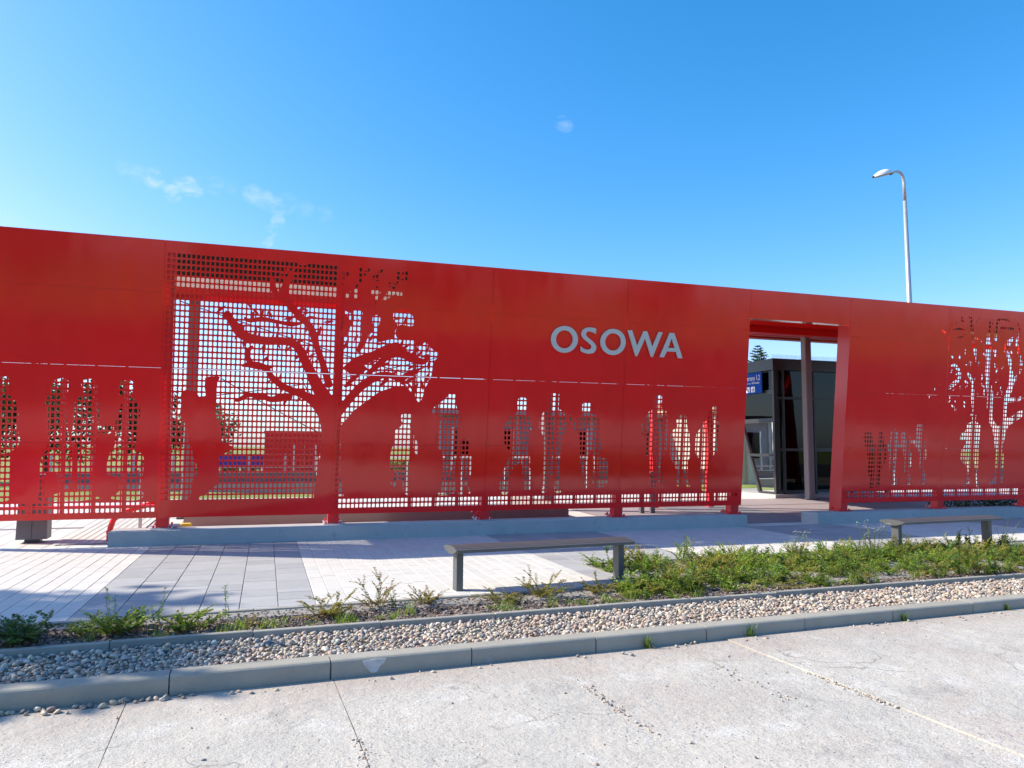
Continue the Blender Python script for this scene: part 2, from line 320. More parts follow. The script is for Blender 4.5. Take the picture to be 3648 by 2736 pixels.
def roadmat():
    m, t, b = newmat('road_concrete'); L = t.links.new
    g = N(t, 'ShaderNodeNewGeometry'); P = g.outputs['Position']
    def noise(sc, det=5, ro=.6, dist=0):
        n = N(t, 'ShaderNodeTexNoise'); n.inputs['Scale'].default_value = sc; n.inputs['Detail'].default_value = det; n.inputs['Roughness'].default_value = ro; n.inputs['Distortion'].default_value = dist
        L(P, n.inputs['Vector']); return n.outputs[0]
    def rng(x, a, b_, c=0, d=1):
        n = N(t, 'ShaderNodeMapRange'); n.inputs[1].default_value = a; n.inputs[2].default_value = b_; n.inputs[3].default_value = c; n.inputs[4].default_value = d; L(x, n.inputs[0]); return n.outputs[0]
    def mix(f, a, b_):
        n = N(t, 'ShaderNodeMix', data_type='RGBA'); L(f, n.inputs[0])
        for s, v in ((6, a), (7, b_)):
            if isinstance(v, tuple): n.inputs[s].default_value = (*v, 1)
            else: L(v, n.inputs[s])
        return n.outputs[2]
    def mul(a, b_):
        n = N(t, 'ShaderNodeMath', operation='MULTIPLY'); L(a, n.inputs[0])
        if hasattr(b_, 'links'): L(b_, n.inputs[1])
        else: n.inputs[1].default_value = b_
        return n.outputs[0]
    c = mix(rng(noise(1.1, 6, .65, .4), .40, .62), (.49, .45, .39), (.42, .395, .35))
    c = mix(rng(noise(.55, 6, .7, .3), .52, .66), c, (.43, .36, .31))      # blown sand
    c = mix(mul(rng(noise(2.6, 6, .7, .5), .53, .67), .85), c, (.56, .535, .49))      # worn pale patches
    c = mix(mul(rng(noise(1.7, 6, .72, .6), .56, .68), .75), c, (.31, .285, .255))     # damp / dirty patches
    ag = noise(70, 3, .6)
    c = mix(mul(rng(ag, .56, .66), .75), c, (.23, .215, .20))
    ag3 = noise(150, 2, .6)
    c = mix(mul(rng(ag3, .58, .66), .7), c, (.20, .19, .18))
    ag2 = noise(120, 2, .6)
    c = mix(mul(rng(ag2, .58, .66), .7), c, (.62, .59, .55))
    vo = N(t, 'ShaderNodeTexVoronoi'); vo.inputs['Scale'].default_value = 22; L(P, vo.inputs['Vector'])
    pit = mul(rng(vo.outputs['Distance'], .10, .17, 1, 0), rng(noise(3.3, 4), .46, .58))
    c = mix(mul(pit, .8), c, (.16, .15, .145))
    # hairline cracks
    dn = N(t, 'ShaderNodeTexNoise'); dn.inputs['Scale'].default_value = 2.2; dn.inputs['Detail'].default_value = 5; L(P, dn.inputs['Vector'])
    dv = N(t, 'ShaderNodeVectorMath', operation='SCALE'); L(dn.outputs['Color'], dv.inputs[0]); dv.inputs['Scale'].default_value = .55
    da_ = N(t, 'ShaderNodeVectorMath', operation='ADD'); L(P, da_.inputs[0]); L(dv.outputs[0], da_.inputs[1])
    ve = N(t, 'ShaderNodeTexVoronoi', feature='DISTANCE_TO_EDGE'); ve.inputs['Scale'].default_value = .62; L(da_.outputs[0], ve.inputs['Vector'])
    ck = mul(rng(ve.outputs['Distance'], .0015, .006, 1, 0), rng(noise(.9, 3), .47, .56))
    c = mix(mul(ck, .6), c, (.18, .165, .15))
    # dirt washed against the kerb
    sx = N(t, 'ShaderNodeSeparateXYZ'); L(P, sx.inputs[0])
    kx = N(t, 'ShaderNodeMath', operation='MULTIPLY'); L(sx.outputs[0], kx.inputs[0]); kx.inputs[1].default_value = -.0355
    ky = N(t, 'ShaderNodeMath', operation='ADD'); L(sx.outputs[1], ky.inputs[0]); L(kx.outputs[0], ky.inputs[1])
    kn = N(t, 'ShaderNodeMath', operation='MULTIPLY_ADD'); L(noise(1.6, 5, .7), kn.inputs[0]); kn.inputs[1].default_value = .9; L(ky.outputs[0], kn.inputs[2])
    c = mix(mul(rng(kn.outputs[0], 5.15, 5.75), .75), c, (.37, .305, .26))
    L(c, b.inputs['Base Color']); b.inputs['Roughness'].default_value = .92
    b1 = N(t, 'ShaderNodeBump'); b1.inputs['Strength'].default_value = .55; b1.inputs['Distance'].default_value = .006; L(ag, b1.inputs['Height'])
    b2 = N(t, 'ShaderNodeBump'); b2.inputs['Strength'].default_value = .6; b2.inputs['Distance'].default_value = .03; L(noise(9, 6, .7), b2.inputs['Height']); L(b1.outputs[0], b2.inputs['Normal'])
    b3 = N(t, 'ShaderNodeBump'); b3.invert = True; b3.inputs['Strength'].default_value = .7; b3.inputs['Distance'].default_value = .01; L(pit, b3.inputs['Height']); pit2 = ck; L(b2.outputs[0], b3.inputs['Normal'])
    L(b3.outputs[0], b.inputs['Normal'])
    return m
ROAD = roadmat()
ROADS = pm('road_joint_sand', (.34, .30, .26), .95, .25, 9, .5, 70, coords='Position', col2=(.20, .18, .165), big=2.5)

# ------------------------------------------------------------------ layout constants
DA = 0.03554                    # the kerb runs a little out of parallel with the wall
cD, sD = math.cos(DA), math.sin(DA)
def K(u, w): return (cD*u-sD*w, sD*u+cD*w)          # kerb frame -> world
ZG = 0.125                      # plaza level
YP = 12.126                     # plinth front
WB, ZB, PHI = 12.286, 0.5114, 0.11556               # foot line and overhang of the red wall
def floor_z(y): return ZG if y < 12.4 else ZG+.021*min(y-12.4, 6)

# ------------------------------------------------------------------ terrain
def terrain():
    xs = np.concatenate([np.linspace(-900, -40, 8), np.linspace(-30, 50, 41), np.linspace(60, 900, 8)])
    ys = np.concatenate([np.linspace(-900, -40, 8), np.linspace(-30, 60, 46), np.linspace(70, 1200, 8)])
    V = []; 
    for y in ys:
        for x in xs:
            if y < 19: z = -.10
            elif y < 21.5: z = -.10+.32*(y-19)/2.5
            else: z = .22 + .12*math.sin(x*.3)*math.sin(y*.21) + max(0, min(1.2, (y-30)*.05))
            V.append((x, y, z))
    nx = len(xs); F = [(j*nx+i, j*nx+i+1, (j+1)*nx+i+1, (j+1)*nx+i) for j in range(len(ys)-1) for i in range(nx-1)]
    o = link(bpy.data.objects.new('ground', arr_mesh('ground', V, F, GRASS, smooth=True))); tag(o, kind='structure')
terrain()

# ------------------------------------------------------------------ road of cast concrete plates
def road():
    e = empty('road', (0, 0, 0), DA); tag(e, kind='structure')
    us = [-8.0, -6.1, -4.6, -3.35, -1.9, -.58, .67, 2.2, 3.83, 5.32, 6.85, 8.4, 9.9, 11.4, 13, 16, 22]
    m = MB(); m.poly([(-30, .9, -.127), (40, .9, .146), (40, 5.32, .146), (-30, 5.32, -.127)]); m.obj('road_bed', ROADS, e)
    rr = random.Random(3)
    for i in range(len(us)-1):
        for (w0, w1) in ((5.30, 2.25), (2.24, .9)):
            a, b = us[i]+.002, us[i+1]-.002
            near = w0 > 2
            n = 26 if w0 > 0 else 4
            dz = rr.uniform(-.0015, .0015); tilt = rr.uniform(-.001, .001)
            if us[i] == 3.83 and near: dz = .006
            if us[i] == 2.2 and near: dz = -.003
            V = []; F = []
            ph = rr.uniform(0, 6)
            for jj in range(n+1):
                for ii in range(n+1):
                    s, q = ii/n, jj/n
                    u = a+(b-a)*s; w = w0+(w1-w0)*q
                    # ragged, crumbled plate edges
                    if ii in (0, n):
                        k = .28*max(0, .5+.9*math.sin(w*1.7+ph))*(.005*math.sin(w*9+ph)+.005*math.sin(w*23+ph*2)+.004*math.sin(w*61+ph))
                        u += abs(k) if ii == 0 else -abs(k)
                    z = .0039*u+dz+tilt*(u-a)/(b-a)
                    ed = min(s, 1-s)*(b-a)
                    pass
                    V.append((u, w, z))
            nn = n+1
            for jj in range(n):
                for ii in range(n): F.append((jj*nn+ii, (jj+1)*nn+ii, (jj+1)*nn+ii+1, jj*nn+ii+1))
            b0 = len(V); ring = [ii for ii in range(nn)]+[jj*nn+n for jj in range(1, nn)]+[n*nn+ii for ii in range(n-1, -1, -1)]+[jj*nn for jj in range(n-1, 0, -1)]
            for r_ in ring: V.append((V[r_][0], V[r_][1], -.05))
            for k in range(len(ring)):
                k2 = (k+1) % len(ring); F.append((ring[k], ring[k2], b0+k2, b0+k))
            link(bpy.data.objects.new('road_plate', arr_mesh('road_plate', V, F, ROAD, smooth=False)), e)
road()

# ------------------------------------------------------------------ kerb and edgings
def kerb():
    e = empty('kerb', (0, 0, 0), DA); tag(e, kind='structure')
    ch = .022
    prof = [(0, -.12), (0, ZG-.028), (.004, ZG-.013), (.013, ZG-.004), (.027, ZG), (.15, ZG), (.15, -.12)]
    m = MB().prism(prof, 'x', -.4955, .4955)
    me = m.mesh('kerb_stone', KERBM)
    rr = random.Random(5)
    for i in range(-8, 17):
        o = link(bpy.data.objects.new('kerb_stone', me), e)
        o.location = (.1533+i, 5.307+rr.uniform(-.003, .003), rr.uniform(-.002, .002)); o.rotation_euler = (0, rr.uniform(-.002, .002), rr.uniform(-.003, .003))
    MB().box(-8.2, 15.9, 5.335, 5.45, -.12, ZG-.010).obj('joint_mortar', SAND, e)
    # pale mortar smear on one stone
    m = MB(); pts = [(1.535, .105), (1.62, .112), (1.70, .108), (1.69, .085), (1.655, .06), (1.64, .025), (1.60, .02), (1.575, .045), (1.55, .07)]
    b = len(pts)
    def face(y): return [(u-.67, y, z) for (u, z) in pts]
    m.poly(face(5.3065)); m.poly(face(5.300)[::-1])
    m.v = m.v; 
    for k in range(b): m.f.append((k, (k+1) % b, b+b-1-(k+1) % b, b+b-1-k))
    sm = m.obj('mortar_smear', pm('dried_mortar', (.46, .47, .47), .95, .25, 18, .4, 90), e, fixn=True)
    for nm, w, u0, u1, off in (('bed_edging', 6.300, -9, 16, .175), ('plaza_edging', 7.149, -9, 4.15, .2)):
        e2 = empty(nm, (0, 0, 0), DA); tag(e2, kind='structure')
        me2 = MB().box(0.003, .997, 0, .06, -.1, ZG+.006, .005).mesh('edging_strip', EDGEM)
        n = int(u1-u0)+1
        for i in range(n):
            a = u0+i+off
            if a >= u1-.02: break
            o = link(bpy.data.objects.new('edging_strip', me2), e2); o.location = (a, w+rr.uniform(-.003, .003), rr.uniform(-.004, .004)); o.rotation_euler = (0, 0, rr.uniform(-.004, .004))
            if a+1 > u1: o.scale = ((u1-a), 1, 1)
    e3 = empty('deep_bed_edging', (0, 0, 0), DA); tag(e3, kind='structure')
    me3 = MB().box(0.003, .997, 8.60, 8.66, -.1, ZG+.006, .005).mesh('edging_strip', EDGEM)
    for i in range(0, 13):
        o = link(bpy.data.objects.new('edging_strip', me3), e3); o.location = (4.16+i, 0, rr.uniform(-.003, .003))
    me4 = MB().box(4.095, 4.155, 0.003, .73, -.1, ZG+.004, .005).mesh('edging_strip', EDGEM)
    for i in range(2):
        o = link(bpy.data.objects.new('edging_strip', me4), e3); o.location = (0, 7.15+.73*i, 0)
kerb()

# beds under gravel and mulch
o = MB().box(-9, 16, 5.45, 6.31, -.1, .062).obj('gravel_base', GRBED); o.rotation_euler = (0, 0, DA); tag(o, kind='structure')
o = MB().box(-9, 16, 6.35, 7.16, -.1, .098).obj('planting_bed', SOIL); o.rotation_euler = (0, 0, DA); tag(o, kind='structure')
o = MB().box(4.15, 16, 7.155, 8.61, -.1, .097).obj('planting_bed', SOIL); o.rotation_euler = (0, 0, DA); tag(o, kind='structure')

# ------------------------------------------------------------------ plaza paving
def plaza():
    e = empty('plaza', (0, 0, 0)); tag(e, kind='structure')
    m = MB()
    m.box(-14, 26, 6.9, YP+.05, -.2, ZG-.012)
    base = m.obj('sand_bed', SAND, e)
    rr = random.Random(11)
    slabs = []
    def edge_y(x):
        # front limit of the paving (behind the edging strips)
        u = cD*x; 
        for _ in range(4):
            w = 7.212 if u < 4.10 else 8.665
            y = (w + sD*x)/cD if False else w*cD + sD*u
            u = cD*x + sD*y
        w = 7.212 if u < 4.12 else 8.665
        return (w + sD*x)/cD
    period = 5.04
    for b in range(-2, 4):
        x0 = -1.53+b*period
        # grey band: six columns
        for c in range(6):
            xa = x0+c*2.02/6; xb = xa+2.02/6
            y = YP - rr.uniform(0, .4); slabs.append((xa, xb, y, YP, 0)); 
            while y > 6.9:
                ln = rr.choice((.18, .36, .36, .5)); slabs.append((xa, xb, y-ln, y, 0)); y -= ln
        for c in range(20):
            xa = x0+2.02+c*3.02/20; xb = xa+3.02/20
            y = YP - rr.uniform(0, .4); slabs.append((xa, xb, y, YP, 1))
            while y > 6.9:
                ln = rr.choice((.15, .30, .30, .45)); slabs.append((xa, xb, y-ln, y, 1)); y -= ln
    use = []
    for (xa, xb, ya, yb, k) in slabs:
        if xb < -6 or xa > 18.5: continue
        ey = max(edge_y(xa), edge_y(xb))
        if edge_y(xa) < 7.9 and edge_y(xb) > 8: ey = edge_y(xa)
        if yb-ey < .03: continue
        ya = max(ya, ey)
        cx, cy = (xa+xb)/2, (ya+yb)/2
        d = math.hypot(cx, cy)
        f = Vector((cx, cy, ZG-EYE)); px = f.dot(r2)/f.dot(fw)
        vis = (abs(px) < .70)
        use.append((((xb-xa)*(yb-ya)/d**3) if vis else 0, xa, xb, ya, yb, k))
    use.sort(key=lambda s: -s[0])
    cache = {}
    restV = {0: [], 1: []}; restF = {0: [], 1: []}; restT = {0: [], 1: []}
    for i, (a, xa, xb, ya, yb, k) in enumerate(use):
        g = .003 if k == 0 else .0017
        dx, dy = xb-xa-2*g, yb-ya-2*g
        dz = rr.uniform(-.0015, .0015)
        if i < 300:
            key = (round(dx, 3), round(dy, 3), k)
            if key not in cache:
                cache[key] = MB().box(-dx/2, dx/2, -dy/2, dy/2, -.05, 0, .003).mesh('slab', GREYS if k == 0 else WHITES)
            o = link(bpy.data.objects.new('slab', cache[key]), e)
            o.location = ((xa+xb)/2, (ya+yb)/2, ZG+dz)
        else:
            mm = MB(); mm.v = restV[k]; mm.f = restF[k]
            n0 = len(mm.v); mm.box(xa+g, xb-g, ya+g, yb-g, ZG-.05, ZG+dz, .003)
            restT[k] += [rr.random()]*(len(mm.v)-n0)
    for k, nm in ((0, 'grey_paving_remainder'), (1, 'white_paving_remainder')):
        mm = MB(); mm.v = restV[k]; mm.f = restF[k]
        o = mm.obj(nm, GREYS if k == 0 else WHITES, e)
        at = o.data.attributes.new('tone', 'FLOAT', 'POINT'); at.data.foreach_set('value', np.array(restT[k], np.float32))
        tag(o, kind='stuff')
plaza()

# station floor behind the wall (slightly ramped)
def station_floor():
    e = empty('station_floor', (0, 0, 0)); tag(e, kind='structure')
    def sheet(x0, x1, y0, y1, dz, mat, nm='floor_band_or_shade'):
        m = MB(); ys = [y0]+[q for q in (12.4, 18.4) if y0 < q < y1]+[y1]
        for a, b in zip(ys[:-1], ys[1:]):
            m.poly([(x0, a, floor_z(a)+dz), (x1, a, floor_z(a)+dz), (x1, b, floor_z(b)+dz), (x0, b, floor_z(b)+dz)])
        return m.obj(nm, mat, e)
    sheet(-16, 30, YP+.04, 20.6, -.004, FLOORM, 'floor_slab')
    sheet(6.6, 30, YP+.46, 17.45, .001, FLOORP)  # pale passage paving overlaid darker, its shade put into the colour
    for b in range(1, 5):
        x0 = -1.53+b*5.04
        sheet(x0+.35, x0+2.37, YP+.45, 17.4, .004, FLOORG)
    sheet(-16, 3, 14.55, 14.68, .004, FLOORP); sheet(8.7, 30, 15.8, 16.3, .008, FLOORP)
    # tactile strip of ribbed white slabs leading to the stairs, left
    mm = MB()
    for i in range(9):
        x = -2.9+i*.11
        mm.poly([(x, 12.5, floor_z(12.5)+.012), (x+.095, 12.5, floor_z(12.5)+.012), (x+.095, 16.6, floor_z(16.6)+.012), (x, 16.6, floor_z(16.6)+.012)])
    mm.obj('tactile_ribs', WHITES, e)
    # joint lines of the left paving as thin recessed-look strips
    mm = MB()
    for i in range(24):
        x = -7+i*.31
        mm.poly([(x, YP+.05, floor_z(12.2)+.002), (x+.008, YP+.05, floor_z(12.2)+.002), (x+.008, 12.4, floor_z(12.4)+.002), (x, 12.4, floor_z(12.4)+.002)])
        mm.poly([(x, 12.4, floor_z(12.4)+.002), (x+.008, 12.4, floor_z(12.4)+.002), (x+.008, 18.4, floor_z(18.4)+.002), (x, 18.4, floor_z(18.4)+.002)])
    mm.obj('paving_joints', SAND, e)
station_floor()

# ------------------------------------------------------------------ plinths
def plinth(x0, x1, splits, label):
    e = empty('concrete_plinth', (x0, YP, ZG)); tag(e, label, 'plinth')
    xs = [x0]+splits+[x1]
    for a, b in zip(xs[:-1], xs[1:]):
        m = MB().box(a-x0+.003, b-x0-.003, 0, .48, -.1, .217, .012)
        m.obj('plinth_block', CONC, e)
plinth(-2.12, 8.66, [], 'long pale concrete plinth under the left part of the red wall')
plinth(10.27, 18.6, [12.9], 'pale concrete plinth to the right of the passage opening')

# ------------------------------------------------------------------ the red perforated wall
POS={0:[[(-3.632,2.039),(-3.451,2.034),(-3.44,1.944),(-3.453,1.822),(-3.477,1.81),(-3.418,1.757),(-3.369,1.696),(-3.327,1.634),(-3.311,1.509),(-3.327,1.32),(-3.312,1.225),(-3.268,1.116),(-3.328,1.036),(-3.405,0.973),(-3.406,0.785),(-3.397,0.47),(-3.387,0.336),(-3.433,0.273),(-3.595,0.276)],
[(-2.89,2.009),(-2.814,2.039),(-2.715,2.019),(-2.707,1.92),(-2.716,1.816),(-2.751,1.743),(-2.72,1.616),(-2.707,1.264),(-2.646,1.201),(-2.634,0.686),(-2.647,0.445),(-2.769,0.446),(-2.828,0.559),(-2.824,0.687),(-2.984,0.704),(-2.975,0.273),(-3.027,0.274),(-3.066,0.331),(-3.03,0.402),(-3.04,0.879),(-2.997,0.959),(-2.943,1.007),(-2.961,1.658),(-3.002,1.665),(-2.96,1.769),(-2.939,1.841)],
[(-2.955,0.329),(-2.775,0.398),(-2.363,0.396),(-2.318,0.335),(-2.245,0.302),(-2.532,0.269),(-2.953,0.26)],
[(-2.552,1.989),(-2.489,2.034),(-2.382,2.03),(-2.333,1.915),(-2.338,1.81),(-2.376,1.785),(-2.317,1.722),(-2.303,1.463),(-2.33,1.366),(-2.115,1.361),(-2.116,1.284),(-2.196,1.23),(-2.328,1.282),(-2.316,1.123),(-2.336,1.042),(-2.347,0.896),(-2.351,0.766),(-2.382,0.685),(-2.375,0.422),(-2.303,0.311),(-2.547,0.298),(-2.564,0.444),(-2.565,1.041),(-2.623,1.104),(-2.764,1.103),(-2.71,1.2),(-2.628,1.329),(-2.63,1.698),(-2.582,1.763),(-2.495,1.798),(-2.543,1.893)],
[(-2.086,1.923),(-2.025,2.026),(-1.896,2.033),(-1.852,1.946),(-1.866,1.88),(-1.912,1.817),(-1.847,1.75),(-1.78,1.694),(-1.769,1.555),(-1.79,1.407),(-1.81,1.127),(-1.84,1.044),(-1.779,0.976),(-1.707,0.946),(-1.704,0.632),(-1.762,0.616),(-1.714,0.484),(-1.75,0.431),(-1.698,0.384),(-1.691,0.314),(-1.76,0.266),(-1.997,0.27),(-2.161,0.3),(-2.043,0.372),(-2.012,0.421),(-2.02,0.618),(-2.203,0.644),(-2.189,0.815),(-2.153,0.969),(-2.09,1.059),(-2.094,1.206),(-2.095,1.434),(-2.059,1.565),(-2.015,1.713),(-1.992,1.779),(-2.069,1.806)],
[(-4,0.07),(-1.522,0.07),(-1.522,0.26),(-4,0.26)]],
1:[[(-1.49,0.25),(1,0.25),(1,3.96),(-1.49,3.96)]],
2:[[(1.085,1.298),(1.106,1.399),(1.207,1.525),(1.308,1.652),(1.444,1.762),(1.564,1.854),(1.686,1.957),(1.863,2.025),(1.922,2.05),(2.121,2.084),(2.186,2.008),(2.283,1.934),(2.334,1.818),(2.381,1.82),(2.427,1.937),(2.431,2.031),(2.495,2.127),(2.553,2.269),(2.564,2.488),(2.702,2.603),(2.618,2.646),(2.52,2.704),(2.421,2.811),(2.362,2.727),(2.283,2.739),(2.225,2.832),(2.062,2.824),(1.954,2.838),(1.919,2.952),(1.985,3.039),(2.006,3.071),(2.217,3.037),(2.223,3.168),(2.136,3.317),(1.891,3.286),(1.878,3.148),(1.98,3.039),(1.916,2.951),(1.92,2.837),(1.719,2.773),(1.637,2.754),(1.633,2.951),(1.69,3.152),(1.62,3.209),(1.54,3.143),(1.592,2.949),(1.512,2.869),(1.409,2.818),(1.375,2.937),(1.416,3.121),(1.378,3.27),(1.258,3.285),(1.232,3.185),(1.045,3.264),(1.063,2.351)],
[(1.047,3.839),(1.157,3.847),(1.151,3.802),(1.131,3.748),(1.052,3.712)],
[(1.053,3.682),(1.086,3.655),(1.055,3.623)],
[(1.324,3.946),(1.361,3.949),(1.361,3.72),(1.306,3.611),(1.306,3.393),(1.255,3.39),(1.254,3.607),(1.316,3.732)],
[(1.386,3.858),(1.488,3.948),(1.482,3.895),(1.418,3.815),(1.388,3.805)],
[(1.654,3.93),(1.696,3.933),(1.686,3.889),(1.616,3.822),(1.626,3.737),(1.532,3.748),(1.537,3.816),(1.596,3.859)],
[(1.573,3.675),(1.631,3.642),(1.605,3.617)],
[(1.521,3.581),(1.605,3.62),(1.671,3.561),(1.628,3.498),(1.617,3.368),(1.589,3.366),(1.579,3.494),(1.523,3.506)],
[(1.921,3.902),(1.962,3.928),(1.966,3.811),(1.939,3.717),(1.896,3.63),(1.847,3.632),(1.86,3.689),(1.919,3.762),(1.915,3.861)],
[(2.003,3.903),(2.094,3.946),(2.091,3.767),(1.996,3.745),(1.979,3.794),(2.068,3.819),(2.015,3.858)],
[(1.784,3.691),(1.812,3.754),(1.826,3.66),(1.788,3.658)],
[(1.78,3.602),(1.909,3.611),(2.002,3.595),(2.029,3.543),(1.959,3.505),(1.911,3.56),(1.825,3.493),(1.751,3.442),(1.675,3.372),(1.67,3.425),(1.745,3.506)],
[(1.051,3.518),(1.162,3.511),(1.197,3.551),(1.165,3.406),(1.108,3.372),(1.068,3.459)],
[(2.078,1.613),(2.154,1.633),(2.234,1.621),(2.242,1.506),(2.213,1.433),(2.237,1.387),(2.282,1.324),(2.308,1.232),(2.357,1.159),(2.374,0.962),(2.333,0.957),(2.297,1.076),(2.23,1.103),(2.239,0.846),(2.228,0.663),(2.23,0.424),(2.291,0.281),(2.198,0.283),(2.139,0.407),(2.139,0.498),(2.101,0.535),(2.045,0.554),(2.019,0.386),(1.976,0.454),(1.924,0.478),(2.004,0.591),(2,0.682),(1.921,0.719),(1.918,0.937),(1.949,1.083),(1.988,1.102),(1.978,1.36),(2.065,1.394),(2.102,1.467),(2.071,1.522)],
[(2.846,1.971),(2.968,1.975),(2.978,1.817),(3.005,1.705),(3.083,1.623),(3.089,1.488),(3.038,1.478),(3.021,1.407),(3.035,1.071),(3.019,0.846),(2.998,0.659),(3.03,0.34),(3.009,0.303),(2.876,0.271),(2.721,0.273),(2.783,0.381),(2.805,0.529),(2.801,0.865),(2.776,1.032),(2.69,1.05),(2.649,1.143),(2.661,1.291),(2.695,1.384),(2.728,1.514),(2.754,1.57),(2.652,1.615),(2.582,1.641),(2.579,1.709),(2.734,1.829),(2.826,1.906)],
[(3.074,1.183),(3.144,1.234),(3.226,1.194),(3.232,1.053),(3.226,0.978),(3.297,0.903),(3.304,0.733),(3.28,0.601),(3.235,0.507),(3.248,0.441),(3.295,0.295),(3.26,0.296),(3.215,0.432),(3.162,0.414),(3.158,0.278),(3.073,0.279),(3.126,0.395),(3.122,0.489),(3.07,0.584),(3.062,0.771),(3.048,0.902),(3.092,0.996),(3.079,1.071)],
[(1.04,0.07),(3.522,0.07),(3.522,0.26),(1.04,0.26)],
[(1.03,0.28),(1.13,0.28),(1.12,1.5),(1.03,1.5)],
[(1.13,0.28),(1.2,0.28),(1.19,0.33),(1.16,0.5),(1.13,0.6)]],
3:[[(4.084,1.928),(4.14,1.938),(4.211,1.931),(4.243,1.838),(4.234,1.748),(4.21,1.657),(4.288,1.604),(4.346,1.46),(4.361,1.384),(4.293,1.369),(4.311,0.97),(4.335,0.862),(4.32,0.753),(4.364,0.643),(4.372,0.534),(4.419,0.357),(4.256,0.305),(4.249,0.463),(4.21,0.572),(4.189,0.825),(4.151,0.834),(4.069,0.735),(4.047,0.807),(4.012,0.627),(3.969,0.519),(3.974,0.411),(3.953,0.273),(3.86,0.265),(3.8,0.341),(3.803,0.485),(3.861,0.682),(3.928,0.862),(3.993,0.97),(3.919,1.059),(3.85,1.148),(3.852,1.328),(3.819,1.435),(3.898,1.543),(3.946,1.625),(4.057,1.672),(4.073,1.744),(4.054,1.86)],
[(4.652,2.012),(4.743,2.027),(4.836,2.011),(4.843,1.852),(4.818,1.76),(4.919,1.707),(4.965,1.616),(4.992,1.451),(4.966,1.34),(4.888,1.303),(4.9,1.046),(4.889,0.862),(4.889,0.641),(4.891,0.401),(4.945,0.286),(4.8,0.279),(4.79,0.494),(4.767,0.568),(4.71,0.623),(4.686,0.367),(4.651,0.281),(4.545,0.292),(4.599,0.404),(4.588,0.862),(4.589,1.044),(4.552,1.299),(4.466,1.407),(4.479,1.553),(4.54,1.709),(4.655,1.738),(4.661,1.811)],
[(5.325,1.891),(5.434,1.889),(5.44,1.755),(5.408,1.699),(5.563,1.646),(5.624,1.479),(5.649,1.161),(5.705,1.068),(5.633,1.045),(5.632,0.896),(5.814,0.894),(5.839,0.391),(5.525,0.353),(5.521,0.862),(5.523,1.045),(5.45,1.044),(5.438,0.862),(5.427,0.675),(5.422,0.355),(5.387,0.374),(5.348,0.471),(5.318,0.676),(5.275,0.732),(5.248,1.303),(5.165,1.358),(5.081,1.452),(5.001,1.676),(5.067,1.64),(5.162,1.509),(5.193,1.615),(5.291,1.659),(5.267,1.751),(5.262,1.847)],
[(3.562,0.07),(6.038,0.07),(6.038,0.26),(3.562,0.26)]],
4:[[(6.674,2.049),(6.753,2.058),(6.835,2.053),(6.841,1.928),(6.823,1.822),(6.945,1.767),(6.974,1.672),(6.98,1.344),(6.982,1.055),(6.905,0.862),(6.917,0.63),(6.953,0.452),(6.858,0.443),(6.811,0.515),(6.813,0.357),(6.729,0.358),(6.659,0.459),(6.654,0.766),(6.604,0.9),(6.532,1.014),(6.54,1.282),(6.456,1.296),(6.445,1.529),(6.494,1.609),(6.572,1.741),(6.676,1.794),(6.683,1.877),(6.658,1.933)],
[(7.201,1.709),(7.349,1.702),(7.372,1.64),(7.379,1.504),(7.423,1.427),(7.45,1.33),(7.446,1.213),(7.486,1.077),(7.485,0.897),(7.431,0.862),(7.442,0.666),(7.439,0.51),(7.516,0.369),(7.454,0.35),(7.388,0.471),(7.374,0.608),(7.304,0.686),(7.313,0.39),(7.215,0.372),(7.217,0.57),(7.187,0.726),(7.127,0.823),(7.059,0.881),(7.058,1.094),(7.046,1.326),(7.064,1.403),(7.149,1.443),(7.19,1.501),(7.12,1.578),(7.204,1.641)],
[(7.847,1.865),(7.966,1.881),(8.02,1.849),(8.047,1.573),(8.084,1.515),(8.103,1.179),(8.078,0.971),(8.011,1.059),(7.969,0.882),(7.905,0.803),(7.877,0.704),(7.839,0.566),(7.871,0.428),(7.88,0.274),(7.767,0.275),(7.72,0.469),(7.712,0.862),(7.665,0.901),(7.583,0.979),(7.575,1.331),(7.669,1.45),(7.719,1.568),(7.818,1.609)],
[(6.078,0.07),(8.618,0.07),(8.618,0.26),(6.078,0.26)]],
5:[[(11.505,1.444),(11.548,1.428),(11.667,1.412),(11.7,1.306),(11.697,1.185),(11.843,1.186),(11.823,1.428),(11.95,1.443),(11.971,1.187),(12.148,1.188),(12.123,1.396),(12.17,1.505),(12.261,1.515),(12.334,1.416),(12.362,1.172),(12.439,1.173),(12.416,1.438),(12.523,1.439),(12.543,1.278),(12.641,1.406),(12.684,1.332),(12.654,1.276),(12.829,1.272),(12.801,1.61),(12.99,1.613),(13.012,1.3),(13.061,1.247),(13.069,1.141),(13.111,1.053),(13.11,0.872),(13.057,0.819),(13.068,0.663),(13.121,0.556),(13.124,0.357),(12.968,0.349),(13.006,0.45),(12.955,0.698),(12.919,1.052),(12.834,1.14),(12.744,1.206),(12.659,1.206),(12.645,1.086),(12.728,1.016),(12.745,0.77),(12.652,0.664),(12.731,0.488),(12.741,0.343),(12.54,0.345),(12.636,0.436),(12.549,0.577),(12.526,0.91),(12.483,1.05),(12.438,1.12),(12.332,1.128),(12.346,0.91),(12.337,0.56),(12.396,0.346),(12.149,0.297),(12.238,0.439),(12.164,0.562),(12.131,1.049),(12.057,0.91),(12.015,0.733),(12.004,1.048),(11.941,1.083),(11.964,0.736),(11.936,0.511),(11.929,0.299),(11.619,0.294),(11.704,0.461),(11.623,0.547),(11.609,0.771),(11.578,0.909),(11.554,1.115),(11.5,1.132),(11.492,1.252),(11.434,1.32)],
